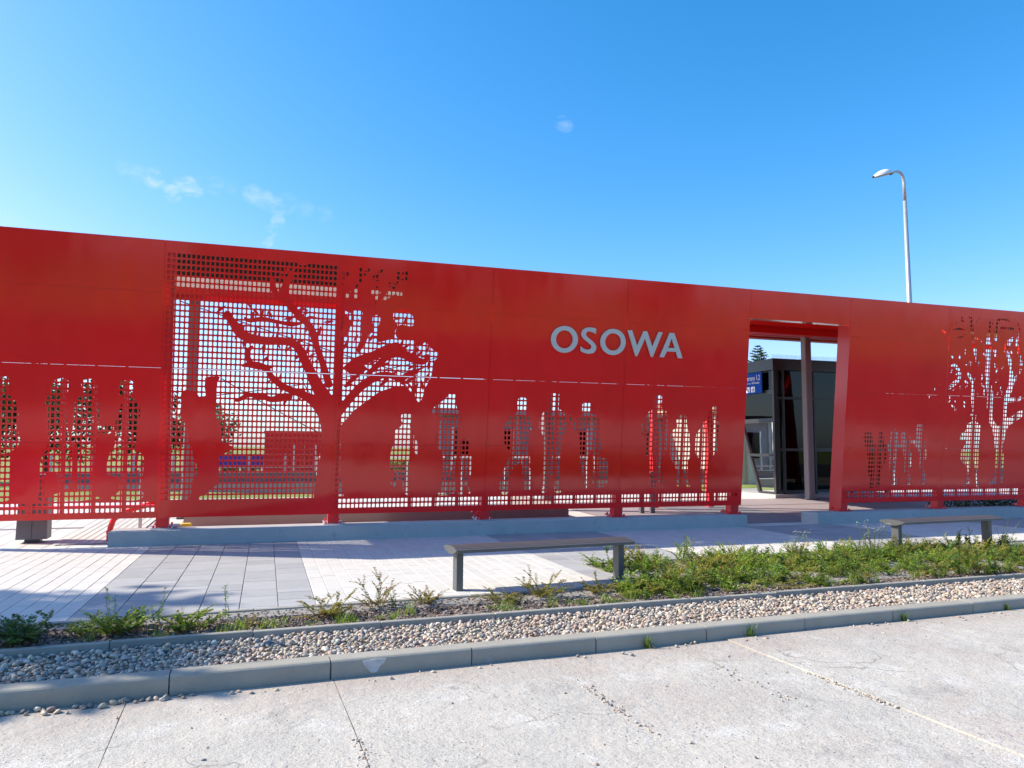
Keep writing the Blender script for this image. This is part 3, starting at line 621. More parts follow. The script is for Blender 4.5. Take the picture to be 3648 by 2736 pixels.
[(13.475,3.51),(13.412,3.519),(13.368,3.555),(13.339,3.6),(13.392,3.591),(13.442,3.564)],
[(13.371,2.063),(13.38,2.097),(13.402,2.12),(13.429,2.133),(13.421,2.104),(13.403,2.078)],
[(13.355,1.996),(13.367,2.022),(13.388,2.036),(13.411,2.042),(13.4,2.021),(13.382,2.003)],
[(13.257,2.3),(13.236,2.328),(13.232,2.359),(13.239,2.388),(13.256,2.364),(13.266,2.334)],
[(13.324,2.407),(13.333,2.441),(13.355,2.464),(13.382,2.477),(13.374,2.448),(13.356,2.422)],
[(13.479,2.75),(13.456,2.767),(13.447,2.79),(13.445,2.814),(13.464,2.799),(13.478,2.778)],
[(13.095,2.137),(13.089,2.168),(13.099,2.195),(13.115,2.215),(13.12,2.189),(13.115,2.161)],
[(13.408,2.26),(13.396,2.285),(13.398,2.31),(13.408,2.332),(13.418,2.31),(13.42,2.285)],
[(11,0.07),(13.529,0.07),(13.529,0.26),(11,0.26)]],
6:[[(14.211,1.655),(14.304,1.678),(14.296,1.783),(14.255,1.854),(14.434,1.858),(14.411,1.685),(14.501,1.659),(14.584,1.588),(14.588,1.46),(14.553,1.296),(14.541,1.131),(14.562,0.913),(14.585,0.73),(14.575,0.547),(14.62,0.269),(14.547,0.27),(14.503,0.548),(14.433,0.84),(14.348,0.821),(14.379,0.567),(14.36,0.345),(14.14,0.292),(14.264,0.385),(14.25,0.731),(14.053,0.84),(14.059,1.075),(14.147,1.165),(14.184,1.311),(13.95,1.278),(14.01,1.417),(14.148,1.473),(14.164,1.582)],
[(14.704,2.046),(14.883,2.05),(14.877,1.812),(14.96,1.685),(15.085,1.58),(15.196,1.67),(15.184,1.836),(15.179,2.057),(15.3,2.059),(15.309,1.783),(15.439,1.807),(15.628,1.941),(15.853,1.964),(15.862,1.848),(15.546,1.709),(15.361,1.595),(15.296,1.468),(15.283,1.32),(15.223,1.135),(15.301,0.913),(15.303,0.728),(15.33,0.543),(15.309,0.335),(14.857,0.34),(15.019,0.452),(15.058,0.581),(15.058,0.913),(14.981,1.281),(14.911,1.555),(14.805,1.664),(14.797,1.774)],
[(14.708,1.966),(14.708,2.052),(14.709,2.172),(14.699,2.287),(14.678,2.393),(14.643,2.513),(14.617,2.641),(14.611,2.77),(14.617,2.891),(14.62,3.003),(14.611,3.107),(14.599,3.211),(14.589,3.319),(14.596,3.436),(14.605,3.553),(14.616,3.658),(14.627,3.75),(14.639,3.831),(14.651,3.886),(14.679,3.886),(14.687,3.83),(14.694,3.749),(14.702,3.656),(14.711,3.552),(14.721,3.437),(14.733,3.325),(14.738,3.222),(14.745,3.118),(14.75,3.007),(14.751,2.889),(14.751,2.772),(14.759,2.663),(14.791,2.555),(14.835,2.439),(14.871,2.313),(14.877,2.176),(14.872,2.048),(14.866,1.96)],
[(14.306,1.876),(14.293,1.96),(14.274,2.08),(14.259,2.195),(14.257,2.292),(14.259,2.38),(14.255,2.456),(14.229,2.517),(14.198,2.569),(14.167,2.607),(14.141,2.635),(14.111,2.654),(14.087,2.669),(14.121,2.733),(14.148,2.722),(14.19,2.7),(14.233,2.663),(14.264,2.608),(14.292,2.543),(14.311,2.468),(14.327,2.386),(14.334,2.296),(14.345,2.203),(14.36,2.092),(14.379,1.974),(14.392,1.89)],
[(15.178,1.96),(15.18,2.029),(15.187,2.131),(15.205,2.243),(15.244,2.352),(15.288,2.454),(15.309,2.542),(15.318,2.632),(15.309,2.738),(15.297,2.844),(15.275,2.94),(15.251,3.027),(15.225,3.096),(15.186,3.143),(15.131,3.192),(15.093,3.274),(15.123,3.363),(15.177,3.431),(15.222,3.483),(15.268,3.515),(15.311,3.538),(15.344,3.549),(15.374,3.519),(15.363,3.487),(15.342,3.446),(15.318,3.397),(15.271,3.348),(15.225,3.299),(15.209,3.274),(15.219,3.26),(15.265,3.214),(15.315,3.142),(15.344,3.054),(15.364,2.96),(15.381,2.862),(15.417,2.761),(15.452,2.648),(15.467,2.522),(15.427,2.4),(15.371,2.295),(15.329,2.205),(15.306,2.112),(15.29,2.017),(15.278,1.95)],
[(14.348,2.877),(14.331,2.939),(14.307,3.027),(14.278,3.114),(14.246,3.194),(14.206,3.281),(14.172,3.376),(14.151,3.479),(14.138,3.583),(14.126,3.677),(14.114,3.764),(14.101,3.845),(14.093,3.9),(14.165,3.914),(14.177,3.858),(14.194,3.778),(14.212,3.689),(14.224,3.594),(14.237,3.493),(14.256,3.4),(14.29,3.317),(14.333,3.235),(14.374,3.148),(14.4,3.052),(14.42,2.96),(14.432,2.897)],
[(13.531,2.383),(13.577,2.415),(13.642,2.458),(13.705,2.504),(13.771,2.545),(13.833,2.588),(13.868,2.624),(13.873,2.657),(13.861,2.701),(13.84,2.743),(13.81,2.779),(13.773,2.808),(13.741,2.823),(13.705,2.834),(13.656,2.833),(13.618,2.833),(13.614,2.847),(13.647,2.868),(13.698,2.891),(13.759,2.901),(13.815,2.872),(13.863,2.831),(13.9,2.783),(13.93,2.729),(13.949,2.663),(13.94,2.59),(13.892,2.525),(13.826,2.469),(13.761,2.42),(13.69,2.38),(13.617,2.344),(13.567,2.321)],
[(14.21,3.494),(14.254,3.488),(14.318,3.482),(14.376,3.47),(14.419,3.449),(14.451,3.425),(14.472,3.407),(14.464,3.395),(14.439,3.405),(14.405,3.419),(14.366,3.428),(14.314,3.429),(14.253,3.426),(14.208,3.422)],
[(14.057,3.544),(14.008,3.513),(13.939,3.471),(13.874,3.439),(13.818,3.437),(13.776,3.45),(13.75,3.462),(13.752,3.476),(13.78,3.479),(13.817,3.481),(13.854,3.493),(13.909,3.523),(13.974,3.566),(14.021,3.598)],
[(13.648,3.618),(13.694,3.636),(13.76,3.657),(13.829,3.672),(13.894,3.658),(13.953,3.636),(13.993,3.619),(13.989,3.605),(13.946,3.608),(13.887,3.615),(13.829,3.614),(13.767,3.614),(13.7,3.608),(13.652,3.604)],
[(14.648,3.225),(14.702,3.255),(14.781,3.296),(14.873,3.307),(14.916,3.225),(14.91,3.149),(14.902,3.099),(14.83,3.103),(14.828,3.153),(14.826,3.212),(14.835,3.213),(14.817,3.201),(14.749,3.166),(14.696,3.137)],
[(14.823,3.414),(14.817,3.462),(14.809,3.533),(14.808,3.615),(14.815,3.716),(14.83,3.83),(14.874,3.925),(14.965,3.96),(15.064,3.955),(15.142,3.942),(15.193,3.921),(15.224,3.893),(15.241,3.872),(15.233,3.86),(15.208,3.869),(15.176,3.881),(15.132,3.886),(15.059,3.893),(14.975,3.894),(14.926,3.875),(14.905,3.813),(14.896,3.709),(14.894,3.613),(14.895,3.538),(14.903,3.472),(14.909,3.426)],
[(14.963,3.763),(15.011,3.763),(15.081,3.763),(15.153,3.762),(15.232,3.758),(15.313,3.753),(15.37,3.749),(15.368,3.677),(15.311,3.676),(15.229,3.676),(15.151,3.676),(15.078,3.681),(15.008,3.686),(14.959,3.691)],
[(15.356,2.562),(15.391,2.599),(15.44,2.652),(15.488,2.708),(15.539,2.769),(15.591,2.835),(15.629,2.881),(15.677,2.849),(15.647,2.797),(15.602,2.724),(15.556,2.654),(15.505,2.594),(15.455,2.54),(15.42,2.502)],
[(15.498,3.886),(15.529,3.804),(15.569,3.686),(15.592,3.577),(15.56,3.501),(15.517,3.467),(15.505,3.448),(15.519,3.398),(15.554,3.323),(15.592,3.237),(15.628,3.134),(15.664,3.026),(15.689,2.951),(15.607,2.923),(15.582,2.999),(15.546,3.106),(15.512,3.205),(15.476,3.287),(15.438,3.368),(15.419,3.452),(15.45,3.522),(15.491,3.554),(15.506,3.583),(15.499,3.671),(15.474,3.788),(15.456,3.874)],
[(13.883,3.909),(13.898,3.887),(13.92,3.854),(13.938,3.818),(13.94,3.783),(13.934,3.755),(13.927,3.738),(13.899,3.738),(13.893,3.755),(13.887,3.778),(13.878,3.796),(13.864,3.82),(13.844,3.851),(13.829,3.873)],
[(15.271,2.222),(15.352,2.219),(15.463,2.217),(15.555,2.221),(15.61,2.234),(15.654,2.253),(15.686,2.268),(15.72,2.204),(15.689,2.185),(15.639,2.157),(15.567,2.135),(15.466,2.126),(15.352,2.123),(15.271,2.12)],
[(13.725,3.003),(13.673,3.011),(13.636,3.041),(13.613,3.079),(13.657,3.071),(13.699,3.049)],
[(13.878,2.987),(13.853,3.029),(13.853,3.073),(13.866,3.113),(13.886,3.077),(13.895,3.033)],
[(13.741,3.73),(13.708,3.756),(13.694,3.792),(13.693,3.828),(13.721,3.805),(13.74,3.772)],
[(13.609,3.653),(13.577,3.681),(13.565,3.717),(13.565,3.753),(13.592,3.729),(13.61,3.695)],
[(14.337,3.849),(14.342,3.883),(14.362,3.908),(14.387,3.923),(14.382,3.894),(14.367,3.866)],
[(14.161,3.855),(14.112,3.861),(14.078,3.888),(14.055,3.923),(14.096,3.917),(14.135,3.897)],
[(13.783,2.663),(13.807,2.698),(13.841,2.715),(13.877,2.719),(13.856,2.69),(13.825,2.667)],
[(13.641,2.691),(13.644,2.733),(13.666,2.764),(13.695,2.785),(13.691,2.75),(13.676,2.715)],
[(13.571,2.68),(13.558,2.72),(13.567,2.757),(13.585,2.788),(13.595,2.753),(13.594,2.715)],
[(13.971,2.655),(13.938,2.674),(13.922,2.705),(13.917,2.737),(13.944,2.72),(13.966,2.693)],
[(13.732,2.306),(13.74,2.348),(13.765,2.376),(13.796,2.394),(13.789,2.359),(13.769,2.326)],
[(13.992,2.347),(13.939,2.367),(13.908,2.407),(13.892,2.451),(13.936,2.433),(13.975,2.4)],
[(14.162,2.483),(14.099,2.49),(14.054,2.525),(14.024,2.569),(14.077,2.562),(14.128,2.536)],
[(14.066,2.38),(14.077,2.42),(14.104,2.447),(14.136,2.462),(14.126,2.428),(14.104,2.397)],
[(14.193,2.869),(14.159,2.914),(14.153,2.964),(14.163,3.011),(14.191,2.972),(14.206,2.924)],
[(14.042,2.882),(14.065,2.917),(14.099,2.934),(14.134,2.938),(14.114,2.909),(14.083,2.886)],
[(13.638,2.104),(13.628,2.152),(13.642,2.194),(13.668,2.226),(13.675,2.186),(13.669,2.142)],
[(13.603,2.064),(13.623,2.1),(13.656,2.119),(13.691,2.126),(13.673,2.096),(13.644,2.071)],
[(13.826,1.951),(13.771,1.961),(13.732,1.994),(13.708,2.035),(13.755,2.026),(13.799,2)],
[(13.831,1.88),(13.815,1.927),(13.826,1.97),(13.847,2.006),(13.859,1.966),(13.858,1.921)],
[(14.124,2.056),(14.082,2.064),(14.054,2.089),(14.036,2.12),(14.071,2.113),(14.104,2.093)],
[(14.117,1.956),(14.08,1.977),(14.062,2.011),(14.055,2.046),(14.086,2.027),(14.11,1.998)],
[(13.859,2.067),(13.826,2.079),(13.807,2.104),(13.797,2.131),(13.824,2.12),(13.848,2.1)],
[(14.329,2.542),(14.317,2.589),(14.329,2.632),(14.353,2.666),(14.362,2.626),(14.358,2.581)],
[(14.529,2.574),(14.502,2.623),(14.504,2.674),(14.521,2.718),(14.543,2.676),(14.55,2.626)],
[(14.618,2.427),(14.563,2.439),(14.526,2.473),(14.504,2.515),(14.55,2.504),(14.593,2.477)],
[(14.622,2.25),(14.592,2.305),(14.595,2.362),(14.614,2.412),(14.638,2.364),(14.646,2.308)],
[(14.914,2.535),(14.93,2.574),(14.96,2.597),(14.994,2.609),(14.98,2.576),(14.955,2.548)],
[(14.962,2.265),(14.974,2.306),(15.001,2.332),(15.034,2.347),(15.023,2.313),(15.001,2.282)],
[(15.09,2.362),(15.068,2.398),(15.068,2.436),(15.08,2.47),(15.097,2.439),(15.105,2.402)],
[(15.119,2.273),(15.099,2.31),(15.1,2.348),(15.113,2.381),(15.129,2.349),(15.135,2.312)],
[(14.45,2.239),(14.422,2.27),(14.415,2.308),(14.42,2.343),(14.443,2.316),(14.457,2.281)],
[(14.939,3.815),(14.929,3.856),(14.94,3.892),(14.961,3.921),(14.969,3.886),(14.964,3.848)],
[(14.759,3.751),(14.73,3.782),(14.721,3.819),(14.725,3.855),(14.749,3.828),(14.764,3.793)],
[(14.749,3.848),(14.741,3.882),(14.751,3.912),(14.769,3.936),(14.775,3.907),(14.771,3.876)],
[(14.312,3.76),(14.285,3.792),(14.278,3.829),(14.284,3.864),(14.307,3.837),(14.32,3.801)],
[(14.055,3.089),(14.019,3.112),(14.002,3.146),(13.997,3.181),(14.027,3.161),(14.05,3.131)],
[(13.993,3.169),(14.001,3.203),(14.023,3.226),(14.049,3.239),(14.042,3.211),(14.024,3.184)],
[(15.359,3.153),(15.323,3.185),(15.31,3.228),(15.311,3.269),(15.341,3.241),(15.362,3.202)],
[(15.072,2.815),(15.075,2.857),(15.097,2.888),(15.126,2.909),(15.122,2.874),(15.107,2.839)],
[(15.195,2.883),(15.165,2.931),(15.164,2.981),(15.179,3.027),(15.203,2.986),(15.214,2.936)],
[(14.897,2.846),(14.865,2.883),(14.858,2.927),(14.865,2.968),(14.891,2.936),(14.906,2.894)],
[(14.611,3.092),(14.558,3.108),(14.524,3.146),(14.505,3.19),(14.55,3.175),(14.59,3.144)],
[(14.918,2.741),(14.91,2.79),(14.927,2.831),(14.954,2.863),(14.959,2.821),(14.951,2.778)],
[(14.217,3.493),(14.189,3.524),(14.182,3.562),(14.187,3.597),(14.21,3.57),(14.224,3.535)],
[(14.935,3.595),(14.944,3.636),(14.969,3.664),(15.001,3.681),(14.993,3.647),(14.973,3.614)],
[(14.434,3.495),(14.419,3.527),(14.422,3.558),(14.434,3.585),(14.446,3.558),(14.449,3.526)],
[(13.569,0.07),(16.05,0.07),(16.05,0.26),(13.569,0.26)]]}
NEG={1:[[(-0.904,2.118),(-0.696,2.133),(-0.703,2.087),(-0.728,2.043),(-0.729,1.986),(-0.758,1.893),(-0.751,1.57),(-0.724,1.494),(-0.664,1.387),(-0.639,1.28),(-0.657,1.164),(-0.605,1.11),(-0.459,1.064),(-0.544,0.986),(-0.686,0.916),(-0.684,0.615),(-0.644,0.568),(-0.687,0.476),(-0.814,0.412),(-0.819,0.354),(-0.953,0.294),(-0.958,0.217),(-1.106,0.22),(-1.046,0.342),(-1.045,0.564),(-0.976,0.602),(-0.974,0.801),(-1.04,0.877),(-1.052,1.046),(-1.11,1.122),(-1.123,1.335),(-1.175,1.425),(-1.24,1.531),(-1.224,1.683),(-1.234,1.879),(-1.154,1.92),(-1.083,1.899),(-1.005,1.863),(-0.983,1.818),(-0.94,1.804),(-0.877,1.844),(-0.909,1.95),(-0.904,2.042)],
[(0.492,1.849),(0.657,1.71),(0.755,1.568),(0.807,1.409),(0.823,1.297),(0.815,0.814),(0.758,0.573),(0.729,0.188),(1.069,0.182),(1.01,1.863),(0.856,1.795),(0.809,1.794)],
[(0.804,1.626),(0.724,1.685),(0.608,1.761),(0.503,1.828),(0.414,1.865),(0.331,1.896),(0.257,1.928),(0.197,1.961),(0.151,1.993),(0.111,2.026),(0.068,2.06),(0.026,2.097),(-0.011,2.139),(-0.032,2.19),(-0.042,2.236),(-0.046,2.268),(0.016,2.286),(0.03,2.259),(0.047,2.223),(0.069,2.193),(0.094,2.165),(0.129,2.134),(0.169,2.102),(0.209,2.074),(0.249,2.049),(0.299,2.024),(0.369,2),(0.454,1.973),(0.551,1.938),(0.675,1.894),(0.806,1.844),(0.9,1.812)],
[(-0.018,2.238),(-0.06,2.242),(-0.118,2.25),(-0.172,2.254),(-0.215,2.265),(-0.256,2.273),(-0.292,2.278),(-0.327,2.282),(-0.362,2.283),(-0.388,2.286),(-0.396,2.316),(-0.375,2.332),(-0.34,2.351),(-0.298,2.366),(-0.252,2.372),(-0.204,2.374),(-0.152,2.372),(-0.095,2.354),(-0.037,2.333),(0.002,2.316)],
[(-0.298,2.302),(-0.315,2.34),(-0.34,2.396),(-0.358,2.45),(-0.359,2.496),(-0.348,2.533),(-0.331,2.564),(-0.303,2.591),(-0.272,2.611),(-0.249,2.623),(-0.227,2.599),(-0.24,2.578),(-0.259,2.551),(-0.271,2.526),(-0.278,2.507),(-0.282,2.489),(-0.28,2.47),(-0.262,2.431),(-0.234,2.382),(-0.212,2.346)],
[(0.836,1.606),(0.782,1.72),(0.701,1.878),(0.635,2.015),(0.597,2.098),(0.577,2.156),(0.558,2.21),(0.527,2.275),(0.494,2.343),(0.462,2.409),(0.433,2.472),(0.407,2.528),(0.383,2.569),(0.362,2.594),(0.341,2.611),(0.313,2.626),(0.282,2.637),(0.248,2.645),(0.199,2.649),(0.121,2.646),(0.024,2.638),(-0.07,2.635),(-0.15,2.64),(-0.221,2.65),(-0.284,2.662),(-0.341,2.674),(-0.393,2.69),(-0.442,2.714),(-0.483,2.748),(-0.509,2.782),(-0.529,2.811),(-0.548,2.844),(-0.567,2.879),(-0.584,2.913),(-0.606,2.945),(-0.63,2.98),(-0.651,3.019),(-0.659,3.06),(-0.659,3.095),(-0.657,3.117),(-0.593,3.129),(-0.583,3.11),(-0.572,3.085),(-0.557,3.065),(-0.54,3.044),(-0.515,3.016),(-0.488,2.985),(-0.46,2.956),(-0.434,2.928),(-0.407,2.901),(-0.386,2.873),(-0.372,2.853),(-0.358,2.84),(-0.334,2.825),(-0.298,2.809),(-0.252,2.794),(-0.197,2.781),(-0.135,2.77),(-0.066,2.763),(0.018,2.764),(0.115,2.768),(0.201,2.769),(0.265,2.764),(0.316,2.753),(0.361,2.736),(0.405,2.716),(0.447,2.687),(0.487,2.645),(0.522,2.591),(0.553,2.531),(0.584,2.471),(0.619,2.409),(0.657,2.344),(0.694,2.278),(0.725,2.223),(0.753,2.175),(0.795,2.107),(0.883,1.99),(0.988,1.849),(1.068,1.75)],
[(0.869,1.992),(0.839,2.097),(0.795,2.245),(0.754,2.377),(0.718,2.475),(0.684,2.559),(0.657,2.632),(0.635,2.69),(0.621,2.732),(0.606,2.77),(0.591,2.815),(0.575,2.859),(0.555,2.9),(0.53,2.939),(0.498,2.979),(0.466,3.017),(0.434,3.049),(0.402,3.078),(0.37,3.108),(0.334,3.135),(0.297,3.163),(0.26,3.198),(0.228,3.243),(0.195,3.296),(0.172,3.361),(0.163,3.435),(0.165,3.511),(0.172,3.578),(0.186,3.631),(0.206,3.67),(0.222,3.703),(0.241,3.738),(0.259,3.773),(0.274,3.798),(0.326,3.778),(0.322,3.751),(0.314,3.712),(0.304,3.669),(0.289,3.632),(0.275,3.6),(0.266,3.562),(0.261,3.505),(0.259,3.439),(0.266,3.385),(0.286,3.347),(0.317,3.312),(0.35,3.278),(0.376,3.244),(0.405,3.214),(0.436,3.182),(0.47,3.151),(0.503,3.12),(0.538,3.085),(0.576,3.048),(0.615,3.005),(0.651,2.958),(0.679,2.908),(0.701,2.857),(0.72,2.808),(0.73,2.76),(0.736,2.717),(0.747,2.664),(0.775,2.595),(0.81,2.51),(0.848,2.411),(0.896,2.278),(0.947,2.132),(0.983,2.028)],
[(0.511,3.002),(0.465,2.982),(0.398,2.955),(0.33,2.936),(0.272,2.938),(0.222,2.949),(0.173,2.96),(0.119,2.967),(0.064,2.974),(0.011,2.98),(-0.034,2.986),(-0.073,2.991),(-0.115,2.991),(-0.178,2.983),(-0.251,2.97),(-0.316,2.965),(-0.362,2.985),(-0.382,3.014),(-0.389,3.032),(-0.363,3.052),(-0.349,3.041),(-0.334,3.031),(-0.314,3.029),(-0.263,3.038),(-0.191,3.055),(-0.121,3.067),(-0.066,3.063),(-0.022,3.054),(0.021,3.044),(0.073,3.034),(0.128,3.024),(0.183,3.014),(0.234,3.002),(0.279,2.992),(0.324,2.99),(0.382,3.003),(0.448,3.027),(0.495,3.044)],
[(0.145,3.288),(0.121,3.309),(0.083,3.34),(0.046,3.382),(0.017,3.428),(-0.006,3.478),(-0.023,3.529),(-0.029,3.588),(-0.029,3.645),(-0.026,3.684),(0.014,3.69),(0.027,3.653),(0.042,3.601),(0.061,3.555),(0.078,3.514),(0.099,3.474),(0.12,3.444),(0.149,3.425),(0.185,3.408),(0.213,3.396)],
[(0.087,3.41),(0.104,3.452),(0.128,3.511),(0.15,3.567),(0.169,3.616),(0.186,3.662),(0.198,3.694),(0.26,3.674),(0.251,3.641),(0.238,3.593),(0.222,3.541),(0.201,3.483),(0.178,3.423),(0.161,3.38)],
[(0.497,2.142),(0.52,2.097),(0.554,2.033),(0.587,1.975),(0.618,1.93),(0.65,1.891),(0.672,1.864),(0.66,1.854),(0.638,1.881),(0.606,1.921),(0.573,1.967),(0.541,2.026),(0.508,2.09),(0.485,2.136)],
[(0.47,3.062),(0.499,3.08),(0.542,3.106),(0.593,3.124),(0.648,3.117),(0.702,3.101),(0.738,3.087),(0.734,3.071),(0.696,3.075),(0.644,3.08),(0.601,3.076),(0.568,3.059),(0.533,3.032),(0.508,3.01)],
[(0.632,2.814),(0.659,2.839),(0.694,2.875),(0.721,2.905),(0.732,2.927),(0.737,2.95),(0.742,2.966),(0.766,2.966),(0.769,2.948),(0.771,2.919),(0.763,2.883),(0.741,2.84),(0.713,2.796),(0.694,2.764)],
[(0.379,3.18),(0.397,3.199),(0.424,3.226),(0.462,3.247),(0.504,3.24),(0.536,3.222),(0.557,3.208),(0.547,3.186),(0.524,3.19),(0.493,3.196),(0.476,3.193),(0.462,3.181),(0.442,3.157),(0.427,3.138)],
[(0.353,1.787),(0.328,1.785),(0.297,1.783),(0.265,1.777),(0.211,1.772),(0.137,1.759),(0.065,1.754),(0.009,1.764),(-0.027,1.782),(-0.067,1.796),(-0.132,1.811),(-0.208,1.824),(-0.272,1.825),(-0.332,1.805),(-0.393,1.77),(-0.438,1.744),(-0.464,1.78),(-0.423,1.814),(-0.361,1.86),(-0.286,1.895),(-0.202,1.898),(-0.119,1.887),(-0.047,1.874),(0.002,1.86),(0.033,1.847),(0.061,1.844),(0.114,1.861),(0.182,1.887),(0.249,1.909),(0.308,1.902),(0.349,1.886),(0.373,1.873)],
[(-0.502,1.761),(-0.451,1.795),(-0.395,1.8),(-0.344,1.789),(-0.388,1.761),(-0.442,1.746)],
[(-0.355,1.915),(-0.296,1.915),(-0.244,1.892),(-0.205,1.861),(-0.255,1.862),(-0.309,1.878)],
[(-0.184,1.778),(-0.181,1.826),(-0.155,1.862),(-0.122,1.886),(-0.126,1.845),(-0.144,1.805)],
[(-0.089,1.804),(-0.075,1.858),(-0.039,1.893),(0.003,1.914),(-0.01,1.869),(-0.039,1.828)],
[(0.228,1.718),(0.23,1.767),(0.255,1.803),(0.29,1.826),(0.288,1.784),(0.27,1.744)],
[(0.276,1.861),(0.304,1.9),(0.344,1.918),(0.384,1.923),(0.359,1.891),(0.324,1.866)],
[(-0.379,2.566),(-0.392,2.631),(-0.377,2.691),(-0.349,2.74),(-0.339,2.684),(-0.345,2.623)],
[(-0.298,2.63),(-0.291,2.678),(-0.265,2.715),(-0.234,2.742),(-0.241,2.701),(-0.26,2.661)],
[(-0.095,2.466),(-0.105,2.542),(-0.087,2.613),(-0.059,2.672),(-0.052,2.607),(-0.06,2.534)],
[(-0.103,2.355),(-0.08,2.417),(-0.037,2.462),(0.011,2.491),(-0.01,2.438),(-0.046,2.388)],
[(-0.043,2.267),(-0.002,2.304),(0.046,2.318),(0.093,2.317),(0.058,2.286),(0.012,2.265)],
[(-0.085,2.24),(-0.111,2.275),(-0.114,2.314),(-0.105,2.35),(-0.084,2.32),(-0.073,2.282)],
[(-0.784,3.084),(-0.747,3.145),(-0.692,3.185),(-0.636,3.208),(-0.669,3.157),(-0.718,3.11)],
[(-0.662,2.996),(-0.673,3.049),(-0.66,3.098),(-0.636,3.138),(-0.628,3.093),(-0.632,3.042)],
[(-0.404,2.781),(-0.416,2.84),(-0.402,2.895),(-0.376,2.939),(-0.367,2.888),(-0.372,2.832)],
[(-0.229,2.711),(-0.242,2.788),(-0.224,2.859),(-0.193,2.917),(-0.184,2.852),(-0.191,2.779)],
[(0.102,2.693),(0.085,2.762),(0.095,2.829),(0.118,2.885),(0.131,2.826),(0.13,2.758)],
[(0.236,2.512),(0.227,2.576),(0.242,2.636),(0.266,2.686),(0.272,2.631),(0.265,2.57)],
[(0.256,2.574),(0.279,2.616),(0.316,2.642),(0.354,2.656),(0.334,2.621),(0.302,2.589)],
[(-0.341,3.282),(-0.302,3.252),(-0.283,3.211),(-0.277,3.17),(-0.31,3.196),(-0.335,3.233)],
[(-0.271,3.192),(-0.215,3.168),(-0.179,3.125),(-0.157,3.078),(-0.204,3.1),(-0.247,3.136)],
[(-0.136,3.026),(-0.149,3.091),(-0.134,3.151),(-0.106,3.2),(-0.096,3.144),(-0.102,3.083)],
[(-0.058,3.084),(-0.048,3.137),(-0.02,3.179),(0.014,3.21),(0.005,3.165),(-0.018,3.119)],
[(0.187,3.036),(0.238,3.077),(0.297,3.094),(0.353,3.096),(0.309,3.062),(0.252,3.037)],
[(0.337,3.1),(0.396,3.09),(0.442,3.058),(0.475,3.02),(0.425,3.03),(0.375,3.054)],
[(0.402,3.902),(0.448,3.93),(0.499,3.935),(0.544,3.928),(0.504,3.905),(0.455,3.892)],
[(0.356,3.951),(0.399,3.947),(0.432,3.924),(0.454,3.895),(0.417,3.9),(0.382,3.916)],
[(0.275,3.781),(0.297,3.83),(0.336,3.863),(0.377,3.883),(0.357,3.842),(0.324,3.803)],
[(0.206,3.757),(0.204,3.812),(0.225,3.858),(0.256,3.893),(0.257,3.846),(0.243,3.798)],
[(0.13,3.747),(0.172,3.769),(0.216,3.774),(0.256,3.769),(0.22,3.751),(0.177,3.74)],
[(0.79,3.03),(0.847,3.064),(0.908,3.07),(0.964,3.06),(0.915,3.032),(0.855,3.017)],
[(0.538,3.019),(0.58,2.984),(0.602,2.939),(0.61,2.893),(0.575,2.923),(0.546,2.965)],
[(0.591,2.809),(0.597,2.851),(0.619,2.884),(0.647,2.907),(0.641,2.871),(0.624,2.835)],
[(0.031,3.382),(0.021,3.429),(0.033,3.473),(0.053,3.508),(0.06,3.468),(0.056,3.423)],
[(0.552,2.49),(0.539,2.548),(0.548,2.603),(0.566,2.65),(0.576,2.601),(0.574,2.544)],
[(0.603,2.399),(0.6,2.435),(0.615,2.466),(0.635,2.489),(0.636,2.458),(0.628,2.425)],
[(0.024,2.045),(0.053,2.098),(0.099,2.13),(0.146,2.149),(0.12,2.105),(0.08,2.066)],
[(0.123,2.079),(0.127,2.122),(0.15,2.155),(0.179,2.177),(0.174,2.14),(0.158,2.105)],
[(0.511,1.852),(0.485,1.807),(0.446,1.78),(0.405,1.764),(0.428,1.801),(0.462,1.835)],
[(0.55,1.897),(0.526,1.929),(0.523,1.966),(0.53,1.999),(0.55,1.971),(0.56,1.936)],
[(0.164,2.104),(0.154,2.144),(0.163,2.18),(0.18,2.21),(0.188,2.176),(0.185,2.139)],
[(0.063,2.108),(0.027,2.072),(-0.017,2.051),(-0.059,2.042),(-0.028,2.072),(0.013,2.098)],
[(0.229,2.001),(0.226,1.955),(0.206,1.916),(0.179,1.887),(0.182,1.926),(0.196,1.968)],
[(0.527,2.361),(0.509,2.322),(0.476,2.298),(0.441,2.287),(0.457,2.32),(0.486,2.349)],
[(0.558,2.481),(0.592,2.503),(0.629,2.501),(0.66,2.487),(0.631,2.47),(0.595,2.463)],
[(0.445,2.52),(0.447,2.476),(0.425,2.445),(0.393,2.426),(0.392,2.464),(0.406,2.498)],
[(0.378,2.694),(0.422,2.729),(0.472,2.741),(0.52,2.74),(0.482,2.711),(0.434,2.691)],
[(0.33,2.724),(0.316,2.76),(0.322,2.794),(0.338,2.822),(0.349,2.791),(0.35,2.757)],
[(0.121,2.682),(0.15,2.648),(0.162,2.608),(0.163,2.57),(0.139,2.599),(0.122,2.637)],
[(0.027,2.706),(0.021,2.756),(0.038,2.8),(0.063,2.834),(0.067,2.791),(0.058,2.746)],
[(-0.169,2.722),(-0.179,2.77),(-0.168,2.815),(-0.149,2.852),(-0.142,2.811),(-0.146,2.765)],
[(-0.056,2.671),(-0.069,2.618),(-0.099,2.575),(-0.132,2.543),(-0.12,2.588),(-0.095,2.634)],
[(-0.341,2.699),(-0.353,2.661),(-0.381,2.641),(-0.413,2.633),(-0.402,2.665),(-0.38,2.691)],
[(-0.461,2.807),(-0.461,2.758),(-0.48,2.717),(-0.507,2.685),(-0.506,2.726),(-0.494,2.771)],
